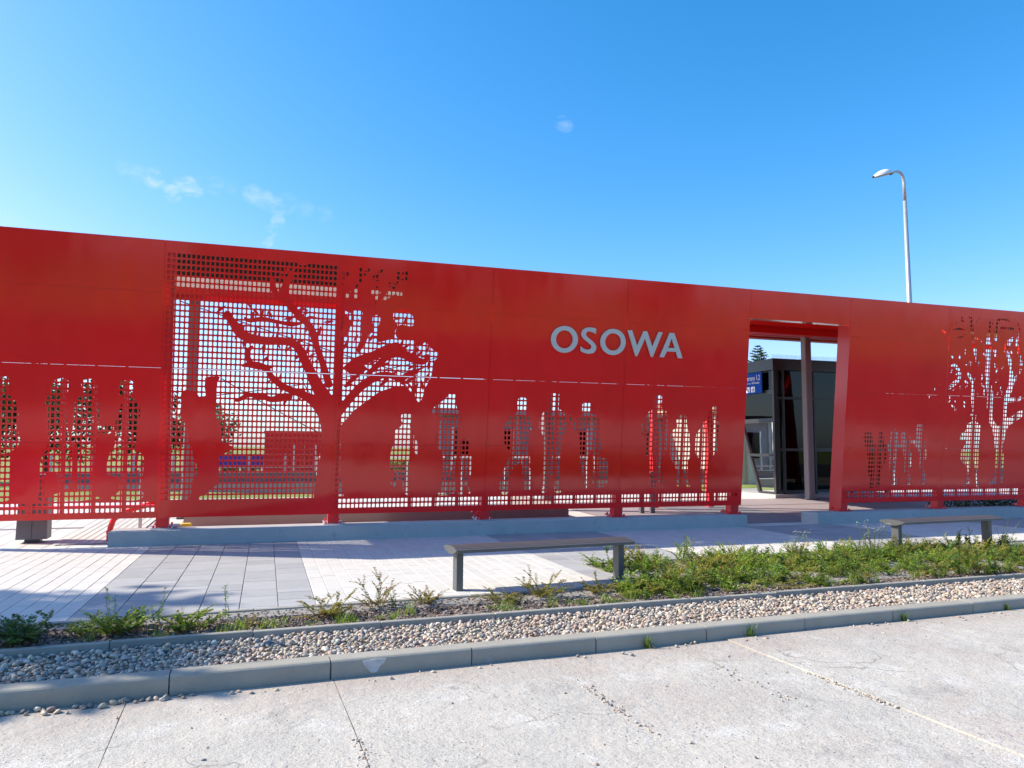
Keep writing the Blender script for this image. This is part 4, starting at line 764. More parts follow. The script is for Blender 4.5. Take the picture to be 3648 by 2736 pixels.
[(-0.496,2.899),(-0.468,2.939),(-0.427,2.953),(-0.386,2.953),(-0.411,2.92),(-0.447,2.897)],
[(0.766,2.494),(0.742,2.446),(0.705,2.409),(0.666,2.384),(0.688,2.425),(0.72,2.465)],
[(0.702,2.541),(0.672,2.512),(0.635,2.501),(0.6,2.501),(0.626,2.525),(0.66,2.542)],
[(0.695,2.796),(0.709,2.835),(0.737,2.86),(0.769,2.874),(0.756,2.842),(0.733,2.812)],
[(0.662,2.71),(0.612,2.707),(0.568,2.723),(0.532,2.746),(0.575,2.747),(0.621,2.738)],
[(0.566,2.933),(0.56,2.893),(0.538,2.864),(0.51,2.845),(0.516,2.879),(0.533,2.911)],
[(0.455,3.127),(0.491,3.157),(0.533,3.168),(0.573,3.169),(0.542,3.144),(0.502,3.127)],
[(0.386,3.151),(0.371,3.104),(0.341,3.068),(0.308,3.043),(0.322,3.083),(0.347,3.122)],
[(0.264,2.995),(0.26,3.036),(0.279,3.066),(0.306,3.087),(0.308,3.052),(0.297,3.019)],
[(0.085,2.99),(0.126,2.951),(0.14,2.902),(0.139,2.854),(0.105,2.888),(0.082,2.934)],
[(0.025,3.038),(-0.009,3.075),(-0.02,3.119),(-0.017,3.162),(0.011,3.13),(0.029,3.088)],
[(-0.241,3.042),(-0.272,3.071),(-0.279,3.107),(-0.271,3.142),(-0.246,3.117),(-0.231,3.083)],
[(-0.271,3.005),(-0.282,3.06),(-0.266,3.109),(-0.237,3.147),(-0.229,3.1),(-0.236,3.049)],
[(0.207,3.624),(0.165,3.65),(0.144,3.69),(0.139,3.732),(0.174,3.709),(0.202,3.673)],
[(0.31,3.78),(0.352,3.788),(0.384,3.771),(0.406,3.742),(0.37,3.736),(0.335,3.745)],
[(0.078,3.422),(0.031,3.387),(-0.021,3.38),(-0.07,3.388),(-0.03,3.417),(0.021,3.433)]],
2:[[(2.217,1.919),(2.227,2.014),(2.277,2.086),(2.341,2.135),(2.33,2.055),(2.293,1.975)],
[(2.432,2.102),(2.427,2.185),(2.459,2.254),(2.506,2.306),(2.509,2.236),(2.489,2.162)],
[(2.116,2.15),(2.177,2.204),(2.25,2.224),(2.32,2.224),(2.267,2.179),(2.198,2.148)],
[(2.418,2.002),(2.379,2.06),(2.373,2.124),(2.386,2.182),(2.418,2.132),(2.435,2.07)],
[(2.034,2.161),(2.103,2.163),(2.161,2.136),(2.206,2.099),(2.148,2.099),(2.086,2.116)],
[(2.482,2.34),(2.466,2.413),(2.484,2.481),(2.516,2.536),(2.528,2.473),(2.522,2.404)],
[(2.366,2.538),(2.4,2.584),(2.448,2.606),(2.496,2.612),(2.466,2.574),(2.423,2.544)],
[(1.997,2.693),(2.003,2.75),(2.033,2.793),(2.071,2.823),(2.065,2.775),(2.043,2.727)],
[(1.498,2.746),(1.509,2.814),(1.545,2.867),(1.59,2.904),(1.58,2.847),(1.552,2.789)],
[(1.628,2.716),(1.67,2.753),(1.721,2.767),(1.768,2.768),(1.732,2.737),(1.684,2.716)],
[(1.326,2.581),(1.35,2.645),(1.394,2.691),(1.444,2.721),(1.423,2.667),(1.385,2.615)],
[(1.123,2.614),(1.122,2.695),(1.154,2.764),(1.197,2.818),(1.196,2.749),(1.175,2.676)],
[(1.268,2.748),(1.275,2.804),(1.305,2.848),(1.342,2.878),(1.335,2.83),(1.313,2.783)],
[(1.105,2.324),(1.148,2.365),(1.212,2.431),(1.293,2.495),(1.383,2.541),(1.473,2.575),(1.551,2.603),(1.618,2.638),(1.683,2.674),(1.744,2.706),(1.803,2.732),(1.858,2.753),(1.907,2.77),(1.951,2.775),(1.984,2.773),(2.002,2.768),(2.006,2.668),(1.991,2.662),(1.972,2.655),(1.949,2.644),(1.913,2.626),(1.865,2.601),(1.812,2.572),(1.753,2.542),(1.689,2.506),(1.617,2.469),(1.538,2.427),(1.461,2.388),(1.405,2.349),(1.366,2.295),(1.331,2.23),(1.307,2.178)],
[(1.453,2.239),(1.51,2.3),(1.591,2.384),(1.658,2.456),(1.694,2.502),(1.721,2.542),(1.76,2.583),(1.812,2.619),(1.872,2.65),(1.937,2.67),(2.004,2.671),(2.066,2.66),(2.125,2.644),(2.184,2.618),(2.237,2.59),(2.283,2.569),(2.331,2.549),(2.376,2.533),(2.398,2.528),(2.419,2.538),(2.447,2.575),(2.471,2.605),(2.515,2.583),(2.506,2.545),(2.485,2.488),(2.438,2.436),(2.368,2.423),(2.302,2.43),(2.239,2.443),(2.179,2.466),(2.126,2.492),(2.079,2.51),(2.034,2.523),(1.992,2.53),(1.957,2.53),(1.918,2.522),(1.874,2.505),(1.834,2.483),(1.806,2.463),(1.776,2.432),(1.73,2.386),(1.652,2.319),(1.563,2.244),(1.499,2.191)],
[(1.004,1.601),(1.05,1.673),(1.117,1.776),(1.186,1.875),(1.252,1.959),(1.32,2.039),(1.392,2.112),(1.472,2.173),(1.553,2.224),(1.631,2.263),(1.703,2.286),(1.772,2.295),(1.844,2.293),(1.92,2.274),(1.988,2.247),(2.035,2.239),(2.076,2.256),(2.127,2.294),(2.184,2.331),(2.243,2.347),(2.291,2.354),(2.322,2.355),(2.338,2.291),(2.309,2.278),(2.269,2.263),(2.23,2.243),(2.184,2.212),(2.124,2.169),(2.045,2.139),(1.961,2.151),(1.89,2.179),(1.832,2.193),(1.784,2.188),(1.736,2.174),(1.683,2.149),(1.618,2.114),(1.548,2.067),(1.48,2.012),(1.415,1.95),(1.35,1.877),(1.286,1.799),(1.217,1.706),(1.15,1.607),(1.102,1.537)],
[(1.137,2.04),(1.195,2.116),(1.279,2.22),(1.347,2.307),(1.39,2.353),(1.416,2.382),(1.433,2.401),(1.507,2.333),(1.49,2.315),(1.463,2.286),(1.421,2.239),(1.34,2.164),(1.244,2.071),(1.173,2.006)],
[(1.138,3.191),(1.163,3.152),(1.194,3.091),(1.215,3.016),(1.202,2.935),(1.177,2.862),(1.16,2.813),(1.05,2.853),(1.067,2.9),(1.089,2.964),(1.099,3.016),(1.098,3.064),(1.085,3.122),(1.076,3.165)],
[(1.235,3.264),(1.246,3.225),(1.261,3.168),(1.267,3.109),(1.251,3.056),(1.228,3.011),(1.21,2.981),(1.18,2.995),(1.192,3.027),(1.209,3.071),(1.217,3.113),(1.214,3.16),(1.203,3.215),(1.195,3.254)],
[(1.543,3.207),(1.534,3.151),(1.523,3.072),(1.513,2.998),(1.507,2.937),(1.501,2.874),(1.488,2.809),(1.462,2.745),(1.432,2.69),(1.408,2.648),(1.391,2.619),(1.377,2.596),(1.367,2.58),(1.319,2.596),(1.319,2.615),(1.323,2.643),(1.332,2.682),(1.352,2.73),(1.376,2.782),(1.39,2.831),(1.39,2.881),(1.385,2.939),(1.381,3.006),(1.385,3.086),(1.391,3.166),(1.395,3.223)],
[(1.86,3.253),(1.873,3.196),(1.891,3.111),(1.901,3.021),(1.881,2.942),(1.853,2.882),(1.832,2.845),(1.706,2.889),(1.711,2.929),(1.719,2.979),(1.717,3.023),(1.71,3.081),(1.694,3.157),(1.682,3.213)],
[(1.575,2.865),(1.608,2.866),(1.654,2.864),(1.696,2.866),(1.738,2.863),(1.782,2.864),(1.814,2.864),(1.818,2.814),(1.786,2.809),(1.74,2.803),(1.692,2.8),(1.645,2.815),(1.601,2.833),(1.571,2.849)],
[(2.072,2.765),(2.064,2.736),(2.053,2.699),(2.051,2.696),(2.036,2.708),(2.059,2.712),(2.085,2.721),(2.113,2.737),(2.142,2.759),(2.164,2.774),(2.182,2.756),(2.165,2.734),(2.139,2.705),(2.111,2.679),(2.079,2.66),(2.042,2.647),(1.991,2.666),(1.994,2.715),(2.012,2.756),(2.026,2.783)],
[(2.164,2.642),(2.166,2.613),(2.17,2.579),(2.16,2.58),(2.159,2.584),(2.191,2.606),(2.224,2.632),(2.252,2.66),(2.279,2.689),(2.297,2.711),(2.335,2.677),(2.316,2.656),(2.288,2.625),(2.258,2.596),(2.227,2.564),(2.192,2.532),(2.14,2.516),(2.106,2.561),(2.1,2.606),(2.098,2.636)],
[(1.711,2.083),(1.732,2.115),(1.76,2.155),(1.772,2.183),(1.776,2.184),(1.774,2.198),(1.771,2.213),(1.815,2.239),(1.828,2.226),(1.847,2.198),(1.848,2.149),(1.81,2.111),(1.767,2.079),(1.735,2.059)],
[(2.457,2.612),(2.449,2.678),(2.464,2.741),(2.489,2.792),(2.495,2.735),(2.488,2.671)],
[(2.313,2.553),(2.321,2.609),(2.351,2.652),(2.387,2.683),(2.379,2.636),(2.356,2.589)],
[(2.251,2.321),(2.309,2.365),(2.377,2.385),(2.439,2.389),(2.388,2.352),(2.324,2.324)],
[(2.145,2.347),(2.175,2.389),(2.217,2.408),(2.261,2.413),(2.235,2.378),(2.197,2.351)],
[(1.831,2.427),(1.83,2.489),(1.854,2.542),(1.887,2.583),(1.887,2.53),(1.871,2.474)],
[(1.707,2.364),(1.751,2.416),(1.808,2.444),(1.865,2.456),(1.827,2.412),(1.774,2.376)],
[(1.609,2.318),(1.609,2.374),(1.63,2.422),(1.661,2.458),(1.66,2.411),(1.646,2.36)],
[(1.902,2.246),(1.928,2.296),(1.971,2.327),(2.016,2.342),(1.993,2.3),(1.956,2.263)],
[(1.995,2.159),(2.062,2.147),(2.115,2.111),(2.153,2.067),(2.096,2.079),(2.039,2.107)],
[(2.163,2.12),(2.215,2.088),(2.25,2.041),(2.269,1.992),(2.225,2.02),(2.185,2.062)],
[(1.135,2.027),(1.182,2.067),(1.238,2.083),(1.291,2.083),(1.25,2.05),(1.197,2.026)],
[(1.516,2.39),(1.556,2.437),(1.609,2.462),(1.66,2.474),(1.625,2.435),(1.576,2.402)],
[(1.891,3.141),(1.934,3.166),(1.981,3.171),(2.023,3.165),(1.986,3.145),(1.94,3.133)],
[(2.067,3.047),(2.055,3.108),(2.07,3.165),(2.095,3.211),(2.104,3.159),(2.098,3.101)],
[(1.114,3.039),(1.152,3.072),(1.197,3.085),(1.24,3.085),(1.207,3.057),(1.164,3.038)],
[(1.3,3.042),(1.306,3.079),(1.326,3.108),(1.35,3.128),(1.344,3.097),(1.329,3.065)],
[(1.633,3.189),(1.644,3.225),(1.669,3.25),(1.697,3.265),(1.687,3.235),(1.667,3.206)]],
4:[[(8.35,0.05),(8.64,0.05),(8.64,0.17),(8.35,0.17)]]}
LETTERS={'O1':([[(5.113,2.981),(5.111,2.944),(5.104,2.908),(5.09,2.874),(5.071,2.841),(5.046,2.812),(5.017,2.787),(4.984,2.766),(4.948,2.751),(4.91,2.74),(4.871,2.736),(4.832,2.737),(4.794,2.744),(4.757,2.756),(4.722,2.774),(4.692,2.796),(4.665,2.822),(4.643,2.852),(4.627,2.885),(4.616,2.92),(4.612,2.956),(4.613,2.992),(4.62,3.028),(4.634,3.062),(4.653,3.094),(4.677,3.123),(4.705,3.148),(4.738,3.169),(4.773,3.185),(4.811,3.196),(4.85,3.201),(4.889,3.2),(4.928,3.194),(4.965,3.182),(5,3.165),(5.031,3.142),(5.058,3.116),(5.08,3.086),(5.097,3.053),(5.108,3.018)]],[[(5.019,2.977),(5.018,2.952),(5.014,2.928),(5.005,2.905),(4.993,2.883),(4.978,2.864),(4.96,2.847),(4.939,2.833),(4.916,2.822),(4.892,2.816),(4.868,2.813),(4.843,2.813),(4.819,2.818),(4.795,2.826),(4.774,2.838),(4.754,2.853),(4.737,2.871),(4.724,2.891),(4.713,2.913),(4.706,2.936),(4.703,2.961),(4.704,2.985),(4.709,3.009),(4.717,3.032),(4.729,3.053),(4.744,3.073),(4.762,3.09),(4.783,3.104),(4.805,3.114),(4.829,3.121),(4.853,3.124),(4.878,3.124),(4.903,3.119),(4.926,3.111),(4.948,3.1),(4.967,3.085),(4.984,3.067),(4.998,3.047),(5.009,3.024),(5.016,3.001)]]),
'S':([[(5.451,3.186),(5.451,3.091),(5.388,3.121),(5.314,3.135),(5.274,3.119),(5.258,3.087),(5.272,3.052),(5.308,3.018),(5.38,2.971),(5.441,2.92),(5.47,2.868),(5.464,2.807),(5.42,2.758),(5.333,2.738),(5.245,2.75),(5.174,2.78),(5.172,2.863),(5.227,2.823),(5.301,2.806),(5.358,2.822),(5.381,2.857),(5.362,2.896),(5.294,2.946),(5.219,2.996),(5.179,3.047),(5.171,3.1),(5.204,3.159),(5.268,3.194),(5.347,3.203),(5.414,3.196)]],[]),
'O2':([[(6.038,2.982),(6.036,2.945),(6.029,2.909),(6.016,2.874),(5.997,2.842),(5.973,2.813),(5.944,2.788),(5.912,2.767),(5.877,2.752),(5.839,2.741),(5.801,2.737),(5.762,2.738),(5.724,2.745),(5.688,2.757),(5.654,2.775),(5.624,2.797),(5.597,2.824),(5.576,2.854),(5.559,2.886),(5.549,2.921),(5.544,2.957),(5.545,2.993),(5.552,3.029),(5.566,3.063),(5.584,3.095),(5.608,3.124),(5.636,3.149),(5.668,3.17),(5.703,3.186),(5.74,3.196),(5.778,3.201),(5.817,3.201),(5.855,3.194),(5.892,3.182),(5.926,3.165),(5.957,3.143),(5.983,3.116),(6.005,3.086),(6.022,3.053),(6.033,3.018)]],[[(5.945,2.977),(5.944,2.953),(5.939,2.929),(5.931,2.906),(5.919,2.885),(5.904,2.866),(5.887,2.849),(5.867,2.835),(5.844,2.825),(5.821,2.818),(5.797,2.815),(5.773,2.816),(5.749,2.821),(5.726,2.829),(5.705,2.84),(5.686,2.855),(5.669,2.873),(5.655,2.893),(5.645,2.915),(5.638,2.938),(5.635,2.962),(5.636,2.986),(5.641,3.009),(5.649,3.032),(5.66,3.053),(5.675,3.072),(5.693,3.089),(5.713,3.103),(5.735,3.113),(5.758,3.12),(5.782,3.123),(5.806,3.123),(5.83,3.118),(5.853,3.11),(5.874,3.099),(5.894,3.084),(5.91,3.066),(5.924,3.046),(5.935,3.024),(5.942,3.001)]]),
'W':([[(6.065,3.194),(6.154,3.195),(6.267,2.922),(6.383,3.192),(6.456,3.193),(6.572,2.92),(6.688,3.193),(6.769,3.191),(6.591,2.737),(6.557,2.737),(6.418,3.063),(6.276,2.736),(6.242,2.737)]],[]),
'A':([[(6.915,3.19),(7.009,3.191),(7.203,2.74),(7.107,2.738),(7.062,2.851),(6.873,2.851),(6.818,2.741),(6.73,2.742)]],[[(6.959,3.091),(7.033,2.918),(6.895,2.917)]])}

COLX = [(-4.02, -1.502), (-1.502, 1.02), (1.02, 3.542), (3.542, 6.058), (6.058, 8.638), (10.98, 13.549), (13.549, 16.07), (16.07, 18.6)]
ROWV = [(0, 1.111), (1.111, 2.227), (2.227, 3.341), (3.341, 4.11)]
def chaikin(P):
    out = []
    n = len(P)
    for i in range(n):
        a = P[i]; b = P[(i+1) % n]
        out.append((a[0]*.78+b[0]*.22, a[1]*.78+b[1]*.22)); out.append((a[0]*.22+b[0]*.78, a[1]*.22+b[1]*.78))
    return out
def ccw(P):
    a = sum(P[i][0]*P[(i+1) % len(P)][1]-P[(i+1) % len(P)][0]*P[i][1] for i in range(len(P)))
    return list(P) if a > 0 else list(P)[::-1]
def cut_sheet(name, rect, squares, pos, neg, th=.004, mat=None, parent=None):
    """flat sheet with the holes that lie in pos and not in neg, each hole trimmed by the outlines"""
    verts = []; faces = []; kind = []
    def add(P, k):
        b = len(verts); P = ccw(P); verts.extend(Vector(p) for p in P); faces.append(list(range(b, b+len(P)))); kind.append(k)
    x0, x1, z0, z1 = rect
    add([(x0, z0), (x1, z0), (x1, z1), (x0, z1)], 'r')
    for q in squares: add(q, 's')
    for p in pos: add(p, 'p')
    for p in neg: add(p, 'n')
    V, E, F, ov, oe, of = delaunay_2d_cdt(verts, [], faces, 0, 1e-5, True)
    keep = []
    for f, ids in zip(F, of):
        ks = {kind[i] for i in ids}
        if 'r' not in ks: continue
        if 's' in ks and 'p' in ks and 'n' not in ks: continue
        keep.append(tuple(f))
    used = sorted({i for f in keep for i in f}); mp_ = {i: k for k, i in enumerate(used)}
    n = len(used)
    vv = [(V[i][0], 0.0, V[i][1]) for i in used]+[(V[i][0], th, V[i][1]) for i in used]
    ff = []; ec = {}
    for f in keep:
        a = [mp_[i] for i in f]
        ff.append(tuple(a)); ff.append(tuple(n+i for i in a[::-1]))
        for i in range(3):
            p, q = a[i], a[(i+1) % 3]
            ec[(p, q)] = 1
    for (p, q) in list(ec):
        if (q, p) not in ec: ff.append((q, p, n+p, n+q))
    me = bpy.data.meshes.new(name); me.from_pydata(vv, [], ff); me.update()
    if mat: me.materials.append(mat)
    return link(bpy.data.objects.new(name, me), parent)
PX, PY, HW, HH = .0665, .0857, .0224, .0297
def bbox(P): return min(p[0] for p in P), max(p[0] for p in P), min(p[1] for p in P), max(p[1] for p in P)
def wall():
    e = empty('perforated_wall', (0, WB, ZB)); e.rotation_euler = (PHI, 0, 0)
    tag(e, 'long glossy red metal wall leaning forward, with cut-out people and tree silhouettes', 'wall')
    names = ['people', 'big tree and man', 'tree crown, child and woman', 'three walking figures', 'three standing figures', 'group of children', 'girl and leafy tree', '']
    for c, (xa, xb) in enumerate(COLX):
        pos = POS.get(c, []); neg = NEG.get(c, [])
        pos = [chaikin(p) if len(p) > 8 else p for p in pos]; neg = [chaikin(p) if len(p) > 8 else p for p in neg]
        for r, (va, vb) in enumerate(ROWV):
            x0, x1, z0, z1 = xa+.0025, xb-.0025, va+({1: .0028, 2: (.0034 if c in (1, 2) else .0012), 3: .0028}[r] if r else 0), vb-({0: .0028, 1: (.0034 if c in (1, 2) else .0012), 2: .0028}[r] if r < 3 else 0)
            rows = []
            if r == 0: rows = [1.066-PY*k for k in range(12)]
            elif r == 3: rows = [3.341+.045+PY*k for k in range(7)]
            else: rows = [va+.045+PY*k for k in range(13)]
            pp = [p for p in pos if bbox(p)[3] > va-.05 and bbox(p)[2] < vb+.05]; nn = [p for p in neg if bbox(p)[3] > va-.05 and bbox(p)[2] < vb+.05]
            sq = []
            for v in rows:
                for k in range(37):
                    u = xa+.058+PX*k
                    for p in pp:
                        b = bbox(p)
                        if b[0] < u+HW and b[1] > u-HW and b[2] < v+HH and b[3] > v-HH:
                            g = .007
                            sq.append([(u-HW+g, v-HH), (u+HW-g, v-HH), (u+HW, v-HH+g), (u+HW, v+HH-g), (u+HW-g, v+HH), (u-HW+g, v+HH), (u-HW, v+HH-g), (u-HW, v-HH+g)]); break
            o = cut_sheet('panel', (x0, x1, z0, z1), sq, pp, nn, .004, RED, e)
            if sq and names[c] and r == 0: o['label'] = 'lower red panel with perforated '+names[c]
    # lintel sheet over the passage
    MB().box(8.6405, 10.9775, 0, .004, 3.56, 4.11).obj('panel', RED, e)
    # edge returns, jambs, soffit, coping
    MB().box(8.622, 8.6375, .0045, .33, 0, 3.56).obj('jamb', RED2, e)
    MB().box(10.982, 10.998, .0045, .33, -.28, 3.56).obj('jamb', RED2, e)
    MB().box(8.64, 10.978, .0045, .36, 3.562, 3.575).obj('soffit', RED, e)
    MB().box(-4.018, 18.598, .0045, .36, 4.088, 4.106).obj('coping', RED2, e)
    MB().box(-4.018, -4.006, .0045, .30, 0, 4.08).obj('edge_return', RED2, e)
    # posts on feet
    for x in (-3.92, -1.44, 1.055, 3.56, 6.07, 8.52, 11.09, 13.60, 16.1, 18.4):
        wd = .10 if x not in (-1.44, 8.52, 11.09) else .13
        MB().box(x-wd/2-.01, x+wd/2+.01, .035, .20, .0, 4.05).obj('post', RED2, e)
        if x > -3:
            m = MB()
            # foot block reaching the plinth, squared to the ground
            zt = .06; zb = -(ZB-(ZG+.217))/math.cos(PHI)
            m.box(x-.085, x+.085, .03, .20, zb+.012, zt)
            ft = m.obj('foot', RED2, e)
            m = MB().box(x-.15, x+.15, -.02, .28, zb-.002, zb+.016, .003); m.obj('base_plate', GALV if x < 5 else RED2, ft)
            bm_ = MB()
            for sx in (-.115, .115):
                for sy in (.02, .24): bm_.tube([(x+sx, sy, zb+.01), (x+sx, sy, zb+.05)], .016, 6)
            bm_.obj('anchor_bolts', RED2, ft)
    # bracing bar near the second foot
    MB().tube([(3.36, .1, -.02), (3.50, .1, -.1), (3.55, .1, -.13)], [.03, .045, .045], 8).obj('brace', RED2, e)
    # vertical stiffeners behind the sheets (not on the big tree panel)
    for c, (xa, xb) in enumerate(COLX):
        if c in (1,): continue
        for k in range(1, 6):
            if c == 2 and k < 3: continue
            x = xa+.058+PX*(6.0*k+.5) - .5*PX
            if x > xb-.1: continue
            MB().box(x-.018, x+.018, .012, .05, .03, 4.04).obj('stiffener', RED2, e)
    for v in (.166, 1.105): MB().box(-3.98, -1.53, .06, .10, v-.016, v+.016).obj('rail', RED2, e)
    for (xa, xb) in ((-1.37, 8.4), (11.2, 18.4)): MB().box(xa, xb, .10, .16, 3.27, 3.35).obj('rail', RED2, e)
    for (xa, xb) in ((-3.98, -1.54), (-1.36, .98), (1.13, 3.49), (3.63, 5.99), (6.14, 8.43), (11.18, 13.53), (13.67, 16.02)):
        for v in (1.111, 3.341): MB().box(xa, xb, .0055, .011, v-.011, v+.011).obj('seam_strip', RED2, e)
    for v0 in (4.0,): MB().box(-3.9, 18.3, .05, .2, v0, v0+.08).obj('rail', RED2, e)
    # raised station name
    for key in ('O1', 'S', 'O2', 'W', 'A'):
        outer, holes = LETTERS[key]
        b = bbox(outer[0])
        sheet = cut_sheet('letter', (b[0]-.01, b[1]+.01, b[2]-.01, b[3]+.01), [[(b[0]-.02, b[2]-.02), (b[1]+.02, b[2]-.02), (b[1]+.02, b[3]+.02), (b[0]-.02, b[3]+.02)]], [], [], .02, STEELL, e) if False else letter(outer[0], holes, e)
        sheet['label'] = 'raised grey letter '+key[0]
def letter(outer, holes, parent):
    verts = []; faces = []; kind = []
    for P, k in [(outer, 'o')]+[(h, 'h') for h in holes]:
        b = len(verts); P = ccw(P); verts.extend(Vector(p) for p in P); faces.append(list(range(b, b+len(P)))); kind.append(k)
    V, E, F, ov, oe, of = delaunay_2d_cdt(verts, [], faces, 0, 1e-5, True)
    keep = [tuple(f) for f, ids in zip(F, of) if any(kind[i] == 'o' for i in ids) and not any(kind[i] == 'h' for i in ids)]
    n = len(V); th = .022
    vv = [(v[0], -.034, v[1]) for v in V]+[(v[0], -.034+th, v[1]) for v in V]; ff = []; ec = set()
    for f in keep:
        ff.append(f); ff.append(tuple(n+i for i in f[::-1]))
        for i in range(3): ec.add((f[i], f[(i+1) % 3]))
    for (p, q) in list(ec):
        if (q, p) not in ec: ff.append((q, p, n+p, n+q))
    cx = sum(v[0] for v in V)/n; 
    me = bpy.data.meshes.new('letter'); me.from_pydata(vv, [], ff); me.update(); me.materials.append(STEELL)
    return link(bpy.data.objects.new('letter', me), parent)
wall()

# ------------------------------------------------------------------ benches
def bench(x, y, rz, ln, label):
    e = empty('bench', (x, y, ZG), rz); tag(e, label, 'bench', 'grey metal benches along the planting bed')
    wdt = .44; top = .455
    def zt(t): return top-.028*(2*t)**2            # t in -.5 .. .5 across
    def zb(t): return top-.028-.055*(1-(2*t)**2)
    # lens-shaped end caps
    prof = [(wdt*t, zt(t)) for t in np.linspace(-.5, .5, 13)]+[(wdt*t, zb(t)) for t in np.linspace(.5, -.5, 13)]
    prof = [(a, b) for a, b in prof]
    for (xa, xb) in ((-ln/2, -ln/2+.012), (ln/2-.012, ln/2)):
        MB().prism(prof, 'x', xa, xb).obj('end_cap', STEELG, e, fixn=True)
    n = 9
    for i in range(n):
        ta, tb = -.5+i/n+.012, -.5+(i+1)/n-.012
        p = [(wdt*ta, zt(ta)), (wdt*tb, zt(tb)), (wdt*tb, zt(tb)-.03), (wdt*ta, zt(ta)-.03)]
        MB().prism(p, 'x', -ln/2+.0125, ln/2-.0125).obj('slat', STEELG, e, fixn=True)
    for sx in (-1, 1):
        lx = sx*(ln/2-.09)
        m = MB().box(lx-.035, lx+.035, -.06, .06, -.02, zb(0)+.012); m.obj('leg', STEELG, e)
        m = MB().prism([(wdt*t, zb(t)) for t in np.linspace(-.46, .46, 9)]+[(wdt*.46, zt(.46)-.031), (0, zt(0)-.031), (-wdt*.46, zt(.46)-.031)], 'x', lx-.02, lx+.02); m.obj('crossbar', STEELG, e, fixn=True)
bench(2.844, 7.61, .081, 2.07, 'dark grey metal bench nearest the camera, in the sun before the letters')
bench(9.60, 8.674, .081, 2.09, 'dark grey metal bench at far right behind the planted bed')

# ------------------------------------------------------------------ pebbles
def ico(sub):
    import bmesh
    bm = bmesh.new(); bmesh.ops.create_icosphere(bm, subdivisions=sub, radius=1.0)
    V = np.array([v.co[:] for v in bm.verts]); F = np.array([[v.index for v in f.verts] for f in bm.faces]); bm.free(); return V, F
ICO1, ICOF1 = ico(2)
ICO0, ICOF0 = ico(1)
def rotmats(n, rs, flat=.35):
    a = rs.uniform(0, 2*np.pi, n); t = rs.normal(0, flat, n); s = rs.normal(0, flat, n)
    ca, sa, ct, st, cs, ss = np.cos(a), np.sin(a), np.cos(t), np.sin(t), np.cos(s), np.sin(s)
    Z = np.zeros(n); O = np.ones(n)
    Rz = np.stack([np.stack([ca, -sa, Z], -1), np.stack([sa, ca, Z], -1), np.stack([Z, Z, O], -1)], 1)
    Rx = np.stack([np.stack([O, Z, Z], -1), np.stack([Z, ct, -st], -1), np.stack([Z, st, ct], -1)], 1)
    Ry = np.stack([np.stack([cs, Z, ss], -1), np.stack([Z, O, Z], -1), np.stack([-ss, Z, cs], -1)], 1)
    return Rz @ Rx @ Ry
PEBC = np.array([(.50, .46, .41), (.42, .36, .31), (.55, .44, .37), (.36, .35, .34), (.60, .57, .52), (.45, .33, .27), (.28, .27, .27), (.52, .47, .36), (.40, .40, .40), (.64, .60, .54), (.47, .37, .33)])
def pebbles(name, pos, size, rs, label=None):
    n = len(pos)
    V0, F0 = (ICO1, ICOF1)
    sc = np.stack([size*rs.uniform(.85, 1.35, n), size*rs.uniform(.65, 1.0, n), size*rs.uniform(.42, .8, n)], -1)
    Rm = rotmats(n, rs)
    k = rs.normal(0, 1, (n, 3))
    V = V0[None]*(1+.14*np.sin(V0[None] @ np.stack([rs.normal(0, 2, (n, 3)) for _ in range(1)], 1).transpose(0, 2, 1))[..., :1])
    V = V*sc[:, None, :]
    V = np.einsum('nij,nvj->nvi', Rm, V)+pos[:, None, :]
    F = F0[None]+(np.arange(n)*len(V0))[:, None, None]
    C = PEBC[rs.randint(0, len(PEBC), n)]*rs.uniform(.55, 1.1, (n, 1))*np.array([1.03, .95, .86])
    C = np.clip(C, 0, .8)
    C = np.repeat(C[:, None, :], len(V0), 1)
    me = arr_mesh(name, V.reshape(-1, 3), F.reshape(-1, 3), PEB, C.reshape(-1, 3), True)
    o = link(bpy.data.objects.new(name, me)); tag(o, label, 'gravel', kind='stuff'); return o
rs = np.random.RandomState(21)
def strip_points(u0, u1, w0, w1, cell, jit=.5):
    nu = int((u1-u0)/cell); nw = int((w1-w0)/cell)
    U, Wd = np.meshgrid(np.arange(nu), np.arange(nw))
    U = u0+(U.ravel()+.5+rs.uniform(-jit, jit, U.size))*cell; Wd = w0+(Wd.ravel()+.5+rs.uniform(-jit, jit, Wd.size))*(w1-w0)/nw
    x = cD*U-sD*Wd; y = sD*U+cD*Wd
    return np.stack([x, y, np.zeros_like(x)], -1), U, Wd
P1, U1, W1 = strip_points(-2.6, 10.5, 5.475, 6.285, .0305)
sz = np.clip(rs.lognormal(math.log(.0148), .30, len(P1)), .008, .030)
P1[:, 2] = .066+rs.uniform(0, .030, len(P1))
pebbles('gravel', P1, sz, rs, 'rounded beach pebbles filling the strip behind the kerb')
